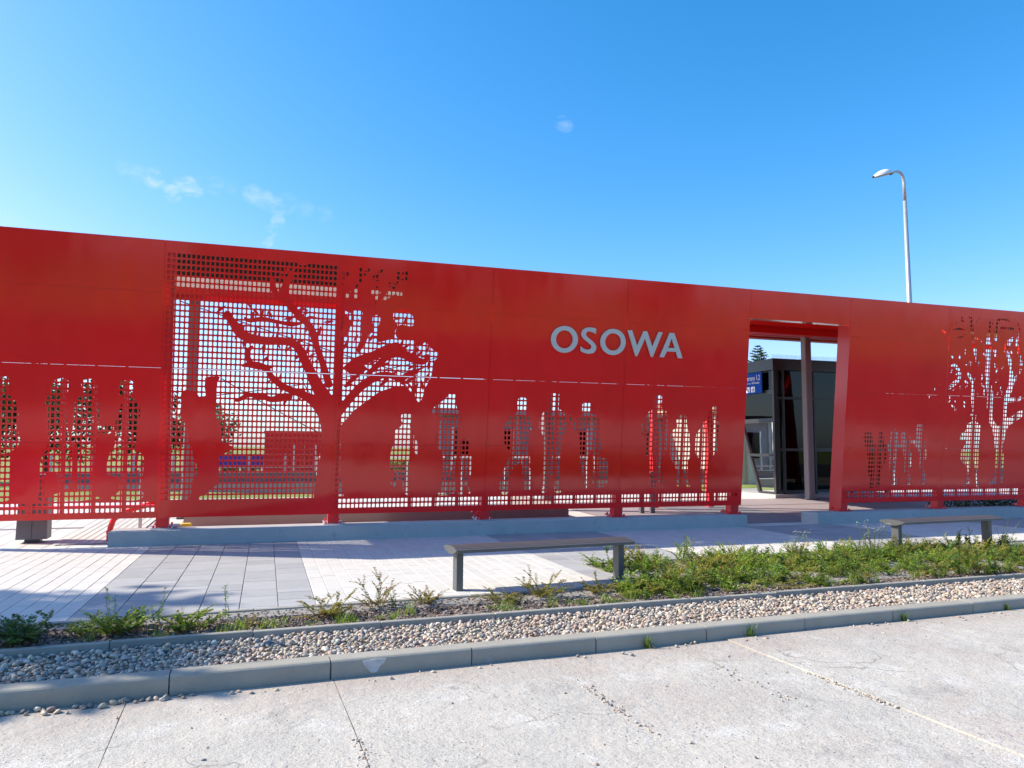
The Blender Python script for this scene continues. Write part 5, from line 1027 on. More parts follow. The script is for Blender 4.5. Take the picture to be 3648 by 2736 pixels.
# loose stones on the road
n = 150
ju = np.concatenate([3.83+rs.normal(0, .022, 150), 2.2+rs.normal(0, .02, 90), .67+rs.normal(0, .02, 50), 3.3+rs.normal(0, .05, 40)]); jw = np.concatenate([rs.uniform(3.55, 4.35, 150), rs.uniform(3.7, 4.75, 90), rs.uniform(3.75, 4.2, 50), rs.uniform(3.7, 4.7, 40)])
js = rs.uniform(.003, .009, len(ju))
pebbles('joint_rubble', np.stack([cD*ju-sD*jw, sD*ju+cD*jw, .0039*ju+js*.3], -1), js, rs, 'grey crumbs broken out along the joints of the road plates')
U = np.concatenate([rs.uniform(-1.4, -.2, 38), rs.uniform(-.6, 8, 70), rs.uniform(-1, 7, 42)]); Wd = np.concatenate([5.30-np.abs(rs.normal(0, .05, 38))-.02, 5.30-np.abs(rs.normal(0, .12, 70))-.01, rs.uniform(3.2, 5.2, 42)])
szl = np.concatenate([rs.uniform(.012, .026, 38), rs.uniform(.006, .017, 70), rs.uniform(.004, .011, 42)])
PL = np.stack([cD*U-sD*Wd, sD*U+cD*Wd, .0039*U+szl*.45], -1)
pebbles('scattered_stones', PL, szl, rs, 'loose small stones scattered on the concrete road by the kerb')

# ------------------------------------------------------------------ bark mulch
def mulch():
    A, Ua, Wa = strip_points(-2.6, 10.5, 6.37, 7.14, .027)
    B, Ub, Wb = strip_points(4.17, 11, 7.14, 8.58, .042)
    P = np.concatenate([A, B]); n = len(P)
    # thinner cover where sandy soil shows
    keep = rs.uniform(0, 1, n) < np.clip(.9+.5*np.sin(P[:, 0]*2.1+1.0)*np.sin(P[:, 1]*5), .45, 1)
    P = P[keep]; n = len(P)
    P[:, 2] = .098+rs.uniform(0, .016, n)
    base = np.array([(-1, -1, -1), (1, -1, -1), (1, 1, -1), (-1, 1, -1), (-.8, -.7, 1), (.9, -.8, 1), (.7, .8, 1), (-.9, .6, 1)], float)
    F0 = np.array([(3, 2, 1, 0), (4, 5, 6, 7), (0, 1, 5, 4), (1, 2, 6, 5), (2, 3, 7, 6), (3, 0, 4, 7)])
    sc = np.stack([rs.uniform(.010, .034, n), rs.uniform(.005, .013, n), rs.uniform(.0015, .005, n)], -1)
    V = base[None]*sc[:, None, :]; V = np.einsum('nij,nvj->nvi', rotmats(n, rs, .35), V)+P[:, None, :]
    F = F0[None]+(np.arange(n)*8)[:, None, None]
    cc = np.array([(.14, .095, .075), (.19, .135, .11), (.24, .185, .155), (.09, .065, .05), (.30, .245, .215)])[rs.randint(0, 5, n)]*rs.uniform(.8, 1.2, (n, 1))
    me = arr_mesh('bark_mulch', V.reshape(-1, 3), F.reshape(-1, 4), CHIP, np.repeat(cc[:, None, :], 8, 1).reshape(-1, 3))
    o = link(bpy.data.objects.new('bark_mulch', me)); tag(o, 'brown bark mulch chips covering the planting bed', 'mulch', kind='stuff')
mulch()

# ------------------------------------------------------------------ shrubs, weeds, grass
LEAF0 = np.array([(0, 0, 0), (.5, .42, .06), (1, 0, -.05), (.5, -.42, .06)], float)      # folded lozenge
def leaf_arrays(P, D, Nn, L, Wd, C):
    """lozenge leaves at P along D with normal Nn"""
    P = np.asarray(P); D = np.asarray(D); D = D/np.linalg.norm(D, axis=1)[:, None]
    S = np.cross(np.asarray(Nn), D); S = S/(np.linalg.norm(S, axis=1)[:, None]+1e-9); U = np.cross(D, S)
    L = np.asarray(L)[:, None]; Wd = np.asarray(Wd)[:, None]
    V = np.stack([P, P+D*L*.45+S*Wd*.5+U*L*.06, P+D*L-U*L*.05, P+D*L*.45-S*Wd*.5+U*L*.06], 1)
    n = len(P); F = np.array([(0, 1, 2), (0, 2, 3)])[None]+(np.arange(n)*4)[:, None, None]
    return V.reshape(-1, 3), F.reshape(-1, 3), np.repeat(np.asarray(C)[:, None, :], 4, 1).reshape(-1, 3)
def shrub_arrays(rs, nst=7, length=.3, lift=.6, leafl=.022, hue='green', spread=.05, tips=.25):
    stems = MB(); LP, LD, LN, LL, LW, LC = [], [], [], [], [], []
    pal = {'green': [(.10, .17, .025), (.15, .23, .03), (.07, .12, .02), (.22, .26, .04)], 'olive': [(.19, .19, .04), (.25, .23, .05), (.12, .14, .03), (.20, .15, .05)],
           'red': [(.20, .11, .05), (.16, .14, .045), (.15, .16, .04), (.19, .19, .045)], 'deep': [(.045, .09, .02), (.07, .13, .03), (.05, .10, .035), (.10, .16, .03)]}[hue]
    def grow(p0, d0, ln, r0, depth):
        n = 6; p = np.array(p0, float); d = np.array(d0, float); d /= np.linalg.norm(d); pts = [p.copy()]
        for k in range(n):
            d = d+np.array([rs.normal(0, .12), rs.normal(0, .12), -.13*(k/n)-.02]); d /= np.linalg.norm(d)
            p = p+d*ln/n; pts.append(p.copy())
        stems.tube(pts, [r0*.6*(1-.75*k/n) for k in range(n+1)], 4, False)
        m = max(5, int(ln/.0065))
        for k in range(m):
            t = (k+rs.uniform(0, 1))/m
            if t < .12: continue
            i = min(int(t*n), n-1); f = t*n-i; q = pts[i]*(1-f)+pts[i+1]*f; dd = pts[i+1]-pts[i]; dd = dd/np.linalg.norm(dd)
            side = np.cross(dd, (0, 0, 1)); side = side/(np.linalg.norm(side)+1e-6)*(1 if k % 2 else -1)
            ld = side*rs.uniform(.6, 1.1)+dd*rs.uniform(.2, .8)+np.array([0, 0, rs.uniform(-.1, .5)])
            LP.append(q); LD.append(ld); LN.append(np.array([rs.normal(0, .35), rs.normal(0, .35), 1.0]))
            s = leafl*1.25*rs.uniform(.6, 1.25)*(1.0-.25*t); LL.append(s); LW.append(s*rs.uniform(.6, .85))
            c = np.array(pal[rs.randint(0, len(pal))])*rs.uniform(.8, 1.5)
            if t > .75 and rs.uniform() < tips: c = np.array((.30, .13, .05))*rs.uniform(.7, 1.2)
            LC.append(c)
        if depth > 0:
            for k in range(rs.randint(2, 5)):
                i = rs.randint(1, n-1); dd = pts[i+1]-pts[i]; a = rs.choice((-1, 1))*rs.uniform(.5, 1.1)
                ca, sa = math.cos(a), math.sin(a); d2 = np.array([dd[0]*ca-dd[1]*sa, dd[0]*sa+dd[1]*ca, dd[2]+.2*np.linalg.norm(dd)])
                grow(pts[i], d2, ln*rs.uniform(.3, .55), r0*.5, depth-1)
    for s in range(nst):
        a = rs.uniform(0, 2*math.pi); l = lift*rs.uniform(.5, 1.5)
        grow((rs.uniform(-spread, spread), rs.uniform(-spread, spread), 0), (math.cos(a), math.sin(a), l), length*rs.uniform(.6, 1.2), .004, 1)
    V, F, C = leaf_arrays(LP, LD, LN, LL, LW, LC)
    return stems, V, F, C
def weed_arrays(rs, n=5, h=.28, flower=None, leafl=.035):
    stems = MB(); LP, LD, LN, LL, LW, LC = [], [], [], [], [], []
    for s in range(n):
        a = rs.uniform(0, 6.28); t = rs.uniform(.05, .4); p = np.array([rs.uniform(-.03, .03), rs.uniform(-.03, .03), 0]); d = np.array([math.cos(a)*t, math.sin(a)*t, 1.0]); d /= np.linalg.norm(d)
        hh = h*rs.uniform(.5, 1.1); pts = [p+d*hh*k/5+np.array([rs.normal(0, .006), rs.normal(0, .006), 0]) for k in range(6)]
        stems.tube(pts, [.0028*(1-.6*k/5) for k in range(6)], 4, False)
        for k in range(int(hh/.009)):
            q = p+d*hh*rs.uniform(.05, .95); b = rs.uniform(0, 6.28)
            LP.append(q); LD.append((math.cos(b), math.sin(b), rs.uniform(.1, .9))); LN.append((rs.normal(0, .3), rs.normal(0, .3), 1)); s_ = leafl*rs.uniform(.5, 1.1); LL.append(s_); LW.append(s_*.4)
            LC.append(np.array([(.10, .19, .04), (.16, .25, .05), (.08, .15, .04)][rs.randint(0, 3)])*rs.uniform(.8, 1.2))
        if flower:
            for k in range(7):
                q = pts[-1]+rs.normal(0, .022, 3); b = rs.uniform(0, 6.28)
                for j in range(3):
                    LP.append(q); LD.append((math.cos(b+j*2.1), math.sin(b+j*2.1), .4)); LN.append((0, 0, 1)); LL.append(.014); LW.append(.011); LC.append(np.array(flower)*rs.uniform(.8, 1.1))
    V, F, C = leaf_arrays(LP, LD, LN, LL, LW, LC); return stems, V, F, C
def tuft_arrays(rs, n=40, h=.16, spread=.03, col=(.13, .22, .035)):
    Vs, Fs, Cs = [], [], []
    for k in range(n):
        a = rs.uniform(0, 6.28); t = rs.uniform(.1, .75); hh = h*rs.uniform(.4, 1.1); w = .0035*rs.uniform(.7, 1.3)
        p = np.array([rs.normal(0, spread), rs.normal(0, spread), 0]); o = np.array([math.cos(a), math.sin(a), 0]); s = np.array([-math.sin(a), math.cos(a), 0])
        q = [p+o*t*hh*(f**1.7)+np.array([0, 0, hh*f*(1-.25*t*f)]) for f in (0, .4, .75, 1)]
        b = len(Vs)*7; ww = [w, w*.85, w*.5]
        vv = [];
        for i in range(3): vv += [q[i]-s*ww[i], q[i]+s*ww[i]]
        vv.append(q[3]); Vs.append(vv)
        Fs += [(b, b+1, b+3), (b, b+3, b+2), (b+2, b+3, b+5), (b+2, b+5, b+4), (b+4, b+5, b+6)]
        c = np.array(col)*rs.uniform(.7, 1.35)+np.array([rs.uniform(0, .05), 0, 0]); Cs += [c]*7
    return np.array(Vs).reshape(-1, 3), np.array(Fs), np.array(Cs)
def bed_xy(x, y): return (x, y, .10)
def make_plant(name, label, cat, loc, arrs, group=None, rz=0, sc=1.0):
    stems, V, F, C = arrs
    e = empty(name, loc, rz); e.scale = (sc, sc, sc); tag(e, label, cat, group)
    stems.obj('stems', STEM, e); link(bpy.data.objects.new('leaves', arr_mesh('leaves', V, F, LEAF, C)), e)
    return e
r0 = np.random.RandomState
S = shrub_arrays
shrubs = [
 ('shrub', 'dense dark green shrub at the lower left corner of the bed', (-1.66, 6.50), S(r0(1), 22, .30, .9, .030, 'deep', .14, .05), 1.0),
 ('shrub', 'small yellow-green shrub beside the dark corner shrub', (-1.30, 6.76), S(r0(2), 12, .20, .8, .022, 'green', .10, .1), 1.0),
 ('shrub', 'bushy bright green shrub, largest of the left bed', (-1.05, 6.68), S(r0(3), 26, .27, .9, .026, 'green', .15, .05), 1.0),
 ('shrub', 'green and yellow-leaved shrub at the foot of the grey slabs', (-.56, 6.62), S(r0(4), 16, .25, .9, .025, 'green', .10, .1), 1.0),
 ('shrub', 'tiny brownish shrub flat on the mulch left of the arching one', (-.02, 6.70), S(r0(5), 6, .15, .5, .018, 'red', .06, .4), 1.0),
 ('shrub', 'olive shrub with one stem arching up and over to the left', (.56, 6.80), S(r0(6), 18, .30, .8, .022, 'olive', .10, .3), 1.0),
 ('shrub', 'reddish spiky shrub with two arching branches on the white slabs edge', (1.02, 7.02), S(r0(8), 10, .38, 1.2, .021, 'red', .05, .6), 1.0),
 ('shrub', 'small reddish-green shrub left of the near bench leg', (1.48, 7.02), S(r0(9), 12, .29, .8, .021, 'red', .05, .4), 1.0),
 ('shrub', 'wide low olive shrub under the near bench', (2.20, 7.0), S(r0(10), 14, .34, .55, .022, 'olive', .08, .3), 1.0),
 ('shrub', 'taller olive shrub with sideways fronds under the near bench', (2.62, 7.02), S(r0(12), 16, .36, .9, .023, 'olive', .07, .3), 1.0),
 ('shrub', 'green-brown shrub just left of the right leg of the near bench', (3.25, 7.08), S(r0(13), 15, .29, .8, .023, 'olive', .08, .3), 1.0),
]
for (nm, lab, (x, y), a, s) in shrubs: make_plant(nm, lab, 'shrub', (x, y, .098), a, 'low shrubs in the left planting bed', 0, s*(.85 if y > 6.78 else .95))
# a long arching branch of its own for the sixth and seventh shrub comes with their random growth
weeds = [
 ('leafy_weed', 'bright green leafy weed at the foot of the reddish shrub', (1.16, 6.95), r0(30), 6, .18, None),
 ('leafy_weed', 'thin tall weed standing before the left white slabs', (-1.15, 6.95), r0(31), 3, .42, None),
 ('leafy_weed', 'sparse weed at the joint of white and grey slabs', (-.80, 6.92), r0(32), 3, .33, None),
 ('leafy_weed', 'slim weed by the plaza edging before the grey slabs', (-.28, 6.95), r0(33), 2, .30, None),
 ('leafy_weed', 'pale weed below the near bench by the gravel', (2.52, 6.52), r0(34), 6, .12, None),
 ('flowering_weed', 'tall white-flowering weed left of the far bench', (7.75, 8.1), r0(35), 9, .52, (.75, .75, .70)),
 ('flowering_weed', 'white-flowering weed in the middle of the right bed', (6.45, 8.0), r0(36), 8, .44, (.70, .70, .60)),
 ('leafy_weed', 'upright green weed right of the passage opening', (7.45, 8.05), r0(37), 5, .36, None),
 ('leafy_weed', 'tall green weed at the far right edge of the bed', (10.4, 8.35), r0(38), 6, .48, None),
 ('leafy_weed', 'bushy pale weed before the end of the left plinth', (5.0, 8.2), r0(39), 7, .42, None),
 ('leafy_weed', 'upright weed between the flowering weed and the far bench leg', (8.3, 8.1), r0(40), 4, .38, None),
]
for (nm, lab, (x, y), q, n, h, fl) in weeds: make_plant(nm, lab, 'weed', (x, y, .098), weed_arrays(q, n, h, fl), 'weeds in the planting beds')
tufts = [('grass tuft at the kerb foot below the near bench', (2.90, 5.375), .13), ('thick grass tuft at the kerb in the right half', (3.89, 5.41), .13), ('small grass tuft at the kerb at far right', (5.57, 5.47), .11), ('tiny grass tuft by the kerb at the right edge', (6.9, 5.52), .08)]
for i, (lab, (x, y), h) in enumerate(tufts):
    u_ = cD*x+sD*y; kx, ky = K(u_, 5.295)
    V, F, C = tuft_arrays(r0(50+i), 40, h, .016 if i < 3 else .010)
    o = link(bpy.data.objects.new('grass_tuft', arr_mesh('grass_tuft', V, F, LEAF, C))); o.location = (kx, ky, .0039*u_); tag(o, lab, 'grass tuft', 'grass tufts along the kerb')
# low weeds and grass on the mulch, and the dense ground cover on the right
def ground_cover():
    rs = r0(77)
    protos = []
    for i in range(12): protos.append(S(r0(100+i), 9, .28, [.5, .8, .6, 1.0][i % 4], .021, ['olive', 'green', 'green', 'green'][i % 4], .08, .10))
    for i in range(5): protos.append(weed_arrays(r0(130+i), 7, .24, None, .055))
    for i in range(3): protos.append(S(r0(140+i), 7, .36, 1.3, .024, ['green', 'olive', 'green'][i], .06, .15))
    AV, AF, AC, SV, SF = [], [], [], [], []; nb = 0; sb = 0
    spots = []
    for k in range(520):
        u = rs.uniform(3.55, 11.0); w = rs.uniform(6.45, 8.5 if u > 4.15 else 7.05)
        if u < 4.2 and rs.uniform() < .3: continue
        if w < 6.75 and rs.uniform() < .45: continue
        if math.sin(u*3.1+1)*math.sin(w*3.7) > .80: continue
        spots.append((u, w, rs.randint(0, len(protos)), rs.uniform(.5, 1.05)))
    for (u, w, k, s) in spots:
        st, V, F, C = protos[k]; a = rs.uniform(0, 6.28); ca, sa = math.cos(a), math.sin(a)
        x, y = K(u, w); M3 = np.array([[ca, -sa, 0], [sa, ca, 0], [0, 0, 1]])*s; T = np.array([x, y, .098])
        AV.append(V @ M3.T+T); AF.append(F+nb); nb += len(V); AC.append(C*rs.uniform(.8, 1.6)*np.array([1.0, 1.04, .9]))
        sv = np.array(st.v); SV.append(sv @ M3.T+T); SF.append(np.array(st.f)+sb); sb += len(sv)
    e = empty('ground_cover', (0, 0, 0)); tag(e, 'dense low green and olive ground cover filling the right bed', 'ground cover', kind='stuff')
    o = link(bpy.data.objects.new('leaves', arr_mesh('leaves', np.concatenate(AV), np.concatenate(AF), LEAF, np.concatenate(AC))), e); tag(o, kind='stuff')
    o = link(bpy.data.objects.new('stems', arr_mesh('stems', np.concatenate(SV), np.concatenate(SF), STEM)), e); tag(o, kind='stuff')
    # weedy grass
    AV, AF, AC = [], [], []; nb = 0
    for k in range(150):
        if k < 95: u = rs.uniform(3.6, 10.8); w = rs.uniform(6.4, 8.5 if u > 4.15 else 7.1)
        else:
            u = rs.choice([-.9, -.45, .05, .3, .9, 1.4, 2.4, 2.9, 3.4])+rs.normal(0, .1); w = rs.uniform(6.4, 6.75)
        V, F, C = tuft_arrays(rs, 22, rs.uniform(.05, .13) if k >= 95 else rs.uniform(.08, .22), .035)
        x, y = K(u, w); AV.append(V+np.array([x, y, .097])); AF.append(F+nb); nb += len(V); AC.append(C)
    o = link(bpy.data.objects.new('bed_grass', arr_mesh('bed_grass', np.concatenate(AV), np.concatenate(AF), LEAF, np.concatenate(AC)))); tag(o, 'small grass and weeds sprouting between the shrubs', 'grass', kind='stuff')
ground_cover()

# ------------------------------------------------------------------ things right behind the wall
# canopy roof behind the wall, rising slightly to the back
def canopy():
    e = empty('canopy', (-1.5, 12.2, 4.62)); tag(e, 'station canopy with dark, pale and red soffits behind the red wall', 'canopy')
    def slab(x0, x1, y0, y1, za, zb, mat, nm, za2=None, zb2=None):
        m = MB(); P = []
        for zz0, zz1 in ((za, za if za2 is None else za2), (zb, zb if zb2 is None else zb2)):
            for (x, y, z) in ((x0, y0, zz0), (x1, y0, zz0), (x1, y1, zz1), (x0, y1, zz1)): P.append((x+1.5, y-12.2, z))
        m.v = P; m.f = [(3,2,1,0),(4,5,6,7),(0,1,5,4),(1,2,6,5),(2,3,7,6),(3,0,4,7)]
        return m.obj(nm, mat, e)
    slab(-3.95, 18.5, 12.38, 14.35, 0, .05, SOFFD, 'dark_soffit')
    slab(-3.3, 18.5, 14.36, 16.1, .03, .10, SOFFD, 'roof')
    for i in range(3):
        y = 14.37+i*.345
        slab(-3.28, 8.0, y, y+.33, -.004, .028, SOFFL, 'soffit_board'); slab(8.01, 18.48, y, y+.33, -.004, .028, RED, 'soffit_board')
    slab(-3.3, 18.5, 15.42, 15.56, -.17, .028, RED2, 'beam')
    slab(-3.3, 18.5, 15.95, 16.09, -.10, .028, RED2, 'beam')
    for i in range(9): slab(-1.2+i*2.2, -1.1+i*2.2, 15.57, 15.94, -.06, .027, RED2, 'rafter')
    # raised back roof on the right, over the passage
    slab(8.2, 18.5, 15.7, 19.3, .122, .22, RED, 'rear_roof', .40, .50)
    for i in range(4): slab(8.2, 18.5, 16.3+i*.85, 16.42+i*.85, .10+.066*i, .20+.066*i, RED2, 'purlin')
    slab(8.18, 18.52, 19.301, 19.35, .34, .54, WHITEP, 'fascia')
    slab(-3.32, 8.15, 16.101, 16.14, -.06, .14, WHITEP, 'fascia')
    for x in (8.54, 10.02): MB().box(x+1.5-.07, x+1.5+.07, 3.2, 3.34, -4.4, -.1705).obj('red_post', RED2, e)
canopy()
def column(x, y, ztop, w, label):
    z0 = floor_z(y)
    e = empty('canopy_column', (x, y, z0)); tag(e, label, 'column', 'grey canopy columns')
    h = ztop-z0
    MB().prism([(-w/2+.02, -w/2), (w/2-.02, -w/2), (w/2, -w/2+.02), (w/2, w/2-.02), (w/2-.02, w/2), (-w/2+.02, w/2), (-w/2, w/2-.02), (-w/2, -w/2+.02)], 'z', .02, h).obj('shaft', COLUMN, e, fixn=True)
    MB().box(-w*.8, w*.8, -w*.8, w*.8, 0, .022, .003).obj('base_plate', DARK, e)
    MB().box(-w*.75, w*.75, -w*.75, w*.75, h, h+.04).obj('cap_plate', COLUMN, e)
column(14.12, 16.95, 4.78, .205, 'square grey column seen through the passage opening')
column(-1.42, 15.75, 4.56, .20, 'grey column behind the left edge of the big tree panel')
column(6.0, 15.75, 4.56, .20, 'grey column behind the panel with the walking figures')

# low parapet of the stairwell
e = empty('stair_parapet', (-1.3, 14.0, floor_z(14))); tag(e, 'low beige rendered parapet seen under the wall panels', 'parapet')
MB().box(0, 7.1, 0, .2, -.03, .30, .01).obj('front_wall', BEIGE, e)
MB().box(6.9, 7.1, .202, 3.4, -.03, .29, .01).obj('side_wall', BEIGE, e)

# bin / cabinet at left under the wall
e = empty('grey_cabinet', (-3.26, 12.98, floor_z(12.98)), .05); tag(e, 'charcoal grey cabinet on a small foot under the far left panel', 'cabinet')
MB().prism([(-.20, .05), (.20, .05), (.185, 1.0), (-.185, 1.0)], 'y', -.16, .16).obj('body', CHAR, e, fixn=True)
MB().box(-.10, .10, -.09, .09, 0, .05).obj('foot', DARK, e)
MB().box(-.004, .004, -.163, -.158, .06, .98).obj('door_seam', DARK, e)
# red drain pipe
e = empty('drainpipe', (-2.20, 12.72, floor_z(12.72))); tag(e, 'bent red drainpipe beside the left end of the plinth', 'pipe')
MB().tube([(0, 0, -.02), (0, 0, .12), (.01, 0, .22), (.04, 0, .32), (.10, 0, .40), (.2, -.02, .45), (.42, -.06, .52), (.72, -.10, .60)], .042, 10).obj('pipe', RED2, e, True)
MB().tube([(0, 0, .125), (0, 0, .165)], .050, 10).obj('sleeve', RED2, e)
# wedge block
e = empty('ramp_wedge', (-1.22, 12.66, ZG+.2), .25); tag(e, 'small grey and yellow wedge block behind the plinth at left', 'block')
MB().box(-.22, 0, -.07, .07, -.2, .06, .01).obj('grey_half', GALV, e); MB().box(.002, .16, -.07, .07, -.2, .06, .01).obj('yellow_half', YELL, e)
# steel handrail by the stairs
e = empty('steel_handrail', (-1.93, 13.7, floor_z(13.7))); tag(e, 'slim galvanised handrail behind the left panels', 'handrail')
for dx, dy in ((0, 0), (.0, 2.2)): MB().tube([(dx, dy, 0), (dx, dy, 1.05)], .03, 8).obj('post', GALV, e); 
MB().tube([(0, -.1, 1.06), (0, 2.4, 1.09)], .026, 8).obj('rail', GALV, e)
e = empty('steel_barrier', (7.95, 14.75, floor_z(14.75))); tag(e, 'pair of short grey steel posts behind the panel of standing figures', 'barrier')
for dx in (-.12, .14): MB().box(dx-.045, dx+.045, -.045, .045, 0, .9, .005).obj('post', CHAR, e)
MB().box(-.2, .22, -.02, .02, .78, .86).obj('rail', CHAR, e)

# white platform railing, further back
def railing(x0, x1, y, label, n):
    z = floor_z(y); e = empty('platform_railing', (x0, y, z)); tag(e, label, 'railing', 'white railings beside the platform')
    MB().tube([(0, 0, 1.08), (x1-x0, 0, 1.08)], .022, 6).obj('top_rail', WHITEP, e); MB().tube([(0, 0, .15), (x1-x0, 0, .15)], .016, 6).obj('bottom_rail', WHITEP, e)
    me = MB().tube([(0, 0, 0.0), (0, 0, 1.08)], .012, 6).mesh('baluster', WHITEP)
    for i in range(n):
        o = link(bpy.data.objects.new('baluster', me), e); o.location = ((x1-x0)*i/(n-1), 0, 0)
railing(1.2, 4.4, 18.9, 'white railing behind the tree crown panel', 14)
railing(4.6, 8.6, 18.9, 'white railing behind the walking and standing figures', 18)
railing(17.0, 24.0, 20.2, 'white railing behind the wall right of the passage', 20)

# ------------------------------------------------------------------ glass shelter in the passage
def shelter():
    x0, x1, y0, y1 = 13.45, 17.4, 17.5, 20.4; z0 = floor_z(17.5); H = 4.12-z0
    e = empty('glass_shelter', (x0, y0, z0)); tag(e, 'dark framed glass shelter behind the passage opening', 'shelter')
    def bx(nm, a, b, c, d, f, g, m, p=None): return MB().box(a, b, c, d, f, g).obj(nm, m, p or e)
    w, d = x1-x0, y1-y0
    bx('base', -.1, w, -.1, d, -.05, .10, CONC)
    bx('roof', -.06, w, -.06, d, H-.32, H, DARK)
    for (a, b) in ((0, 0), (w-.09, 0), (0, d-.09)): bx('corner_post', a, a+.09, b, b+.09, .101, H-.321, DARK)
    for a in (.30, 1.35, 2.6): bx('mullion', a, a+.06, .01, .08, .101, H-.321, DARK)
    for zz in (.14, 1.30, 2.75): bx('transom', .091, w-.091, .015, .075, zz, zz+.07, DARK)
    for k, (a, b) in enumerate(((.092, .298), (.362, 1.348), (1.412, 2.598), (2.662, w-.092))):
        for (za, zb_) in ((.212, 1.298), (1.372, 2.748), (2.822, H-.322)): bx('pane', a, b, .04, .05, za, zb_, GLASSD if k != 0 else GLASS)
    # left side, its glazing above, a slanted frame below following the stairs
    for zz in (2.10, 2.9): bx('side_transom', .01, .08, .091, d-.091, zz, zz+.12, DARK)
    bx('side_pane', .04, .05, .092, d-.092, 2.221, 2.899, GLASSD); bx('side_pane', .04, .05, .092, d-.092, 3.021, H-.322, GLASSD)
    fr = MB()
    P = [(.045, .09, .12), (.045, .75, .12), (.045, 1.55, 2.10)]
    for a, b in ((P[0], P[1]), (P[1], P[2])): fr.tube([a, b], .055, 4)
    fr.tube([(.045, .09, 1.18), (.045, 1.17, 1.18)], .05, 4)
    fr.obj('slanted_frame', DARK, e)
    m = MB(); m.poly([(.05, .09, .17), (.05, .73, .17), (.05, 1.50, 2.10), (.05, .09, 2.10)]); m.poly([(.06, .09, .17), (.06, .09, 2.10), (.06, 1.50, 2.10), (.06, .73, .17)])
    m.obj('side_pane', GLASS, e)
    bx('dark_interior_box', .12, .5, .3, 2.7, 2.25, H-.33, DARK)  # added dark box so the interior behind the upper side panes looks unlit
    # dark lift shaft inside
    bx('lift_shaft', .55, 1.25, .5, 1.6, .102, H-.33, CHAR)
    sp = MB(); rr = random.Random(2)
    for i in range(150):
        x = -.04+i*(w/150)
        for s in (-1, 1):
            sp.tube([(x, 0, H), (x+rr.uniform(-.02, .02), s*.06, H+.12)], .0014, 3, False)
    tag(sp.obj('bird_spikes', CHAR, e), kind='stuff')
    # blue platform sign on the side glazing
    s = empty('platform_sign', (x0-.06, y0+.42, z0)); tag(s, 'blue platform sign with white lettering on the shelter', 'sign')
    Wd, Ht, zb0 = 1.55, .60, 2.95
    MB().box(-.02, .02, 0, Wd, zb0, zb0+Ht).obj('board', BLUE, s)
    def text(body, size, y, z):
        cu = bpy.data.curves.new('lettering', 'FONT'); cu.body = body; cu.size = size; cu.extrude = .001; cu.align_x = 'RIGHT'
        t = bpy.data.objects.new('lettering', cu); COL.objects.link(t)
        bpy.context.view_layer.update()
        me = bpy.data.meshes.new_from_object(t.evaluated_get(bpy.context.evaluated_depsgraph_get())); bpy.data.objects.remove(t)
        me.materials.clear(); me.materials.append(WHITEP)
        o = link(bpy.data.objects.new('lettering', me), s)
        tag(o, kind='stuff'); o.location = (-.0225, y, z); o.rotation_euler = (R(90), 0, R(-90))
        return o
    text('Perony 1,2', .21, .07, zb0+.38).scale = (.74, 1, 1); text('Platforms / Bahnsteige', .08, .10, zb0+.28)
    for k, (ya) in enumerate((.32, .56)):
        MB().box(-.0235, -.0205, ya, ya+.18, zb0+.04, zb0+.20).obj('pictogram_tile', WHITEP, s)
        m = MB()
        if k == 0:
            m.box(-.0255, -.0237, ya+.05, ya+.075, zb0+.06, zb0+.16).box(-.0255, -.0237, ya+.08, ya+.13, zb0+.07, zb0+.09).box(-.0255, -.0237, ya+.08, ya+.11, zb0+.11, zb0+.13)
        else:
            m.box(-.0255, -.0237, ya+.04, ya+.07, zb0+.06, zb0+.10).box(-.0255, -.0237, ya+.075, ya+.105, zb0+.09, zb0+.13).box(-.0255, -.0237, ya+.11, ya+.14, zb0+.12, zb0+.16)
        m.obj('pictogram', BLUE, s)
shelter()

# cream service building beyond
def cream_building():
    e = empty('cream_building', (15.9, 22.6, .2), .06); tag(e, 'cream building with doors and timber eaves beyond the shelter', 'building')
    MB().box(0, 9, 0, 5, -.2, 2.75).obj('wall', CREAM, e)
    MB().box(-.25, 9.2, -.35, 5.2, 2.752, 2.95).obj('eaves', WOOD, e)
    MB().prism([(-.45, 2.952), (5.4, 2.952), (5.3, 3.05), (2.4, 3.9), (-.35, 3.05)], 'x', -.3, 9.3).obj('roof', ROOFT, e, fixn=True)
    for i in range(4):
        x = .3+i*1.1
        d = MB().box(x, x+.95, -.03, -.002, -.1, 2.1).obj('door', pm('door_paint_%d' % i, (.52, .51, .46), .5, .04), e)
        MB().box(x-.05, x, -.04, -.002, -.1, 2.15).obj('door_frame', WOOD, d)
cream_building()

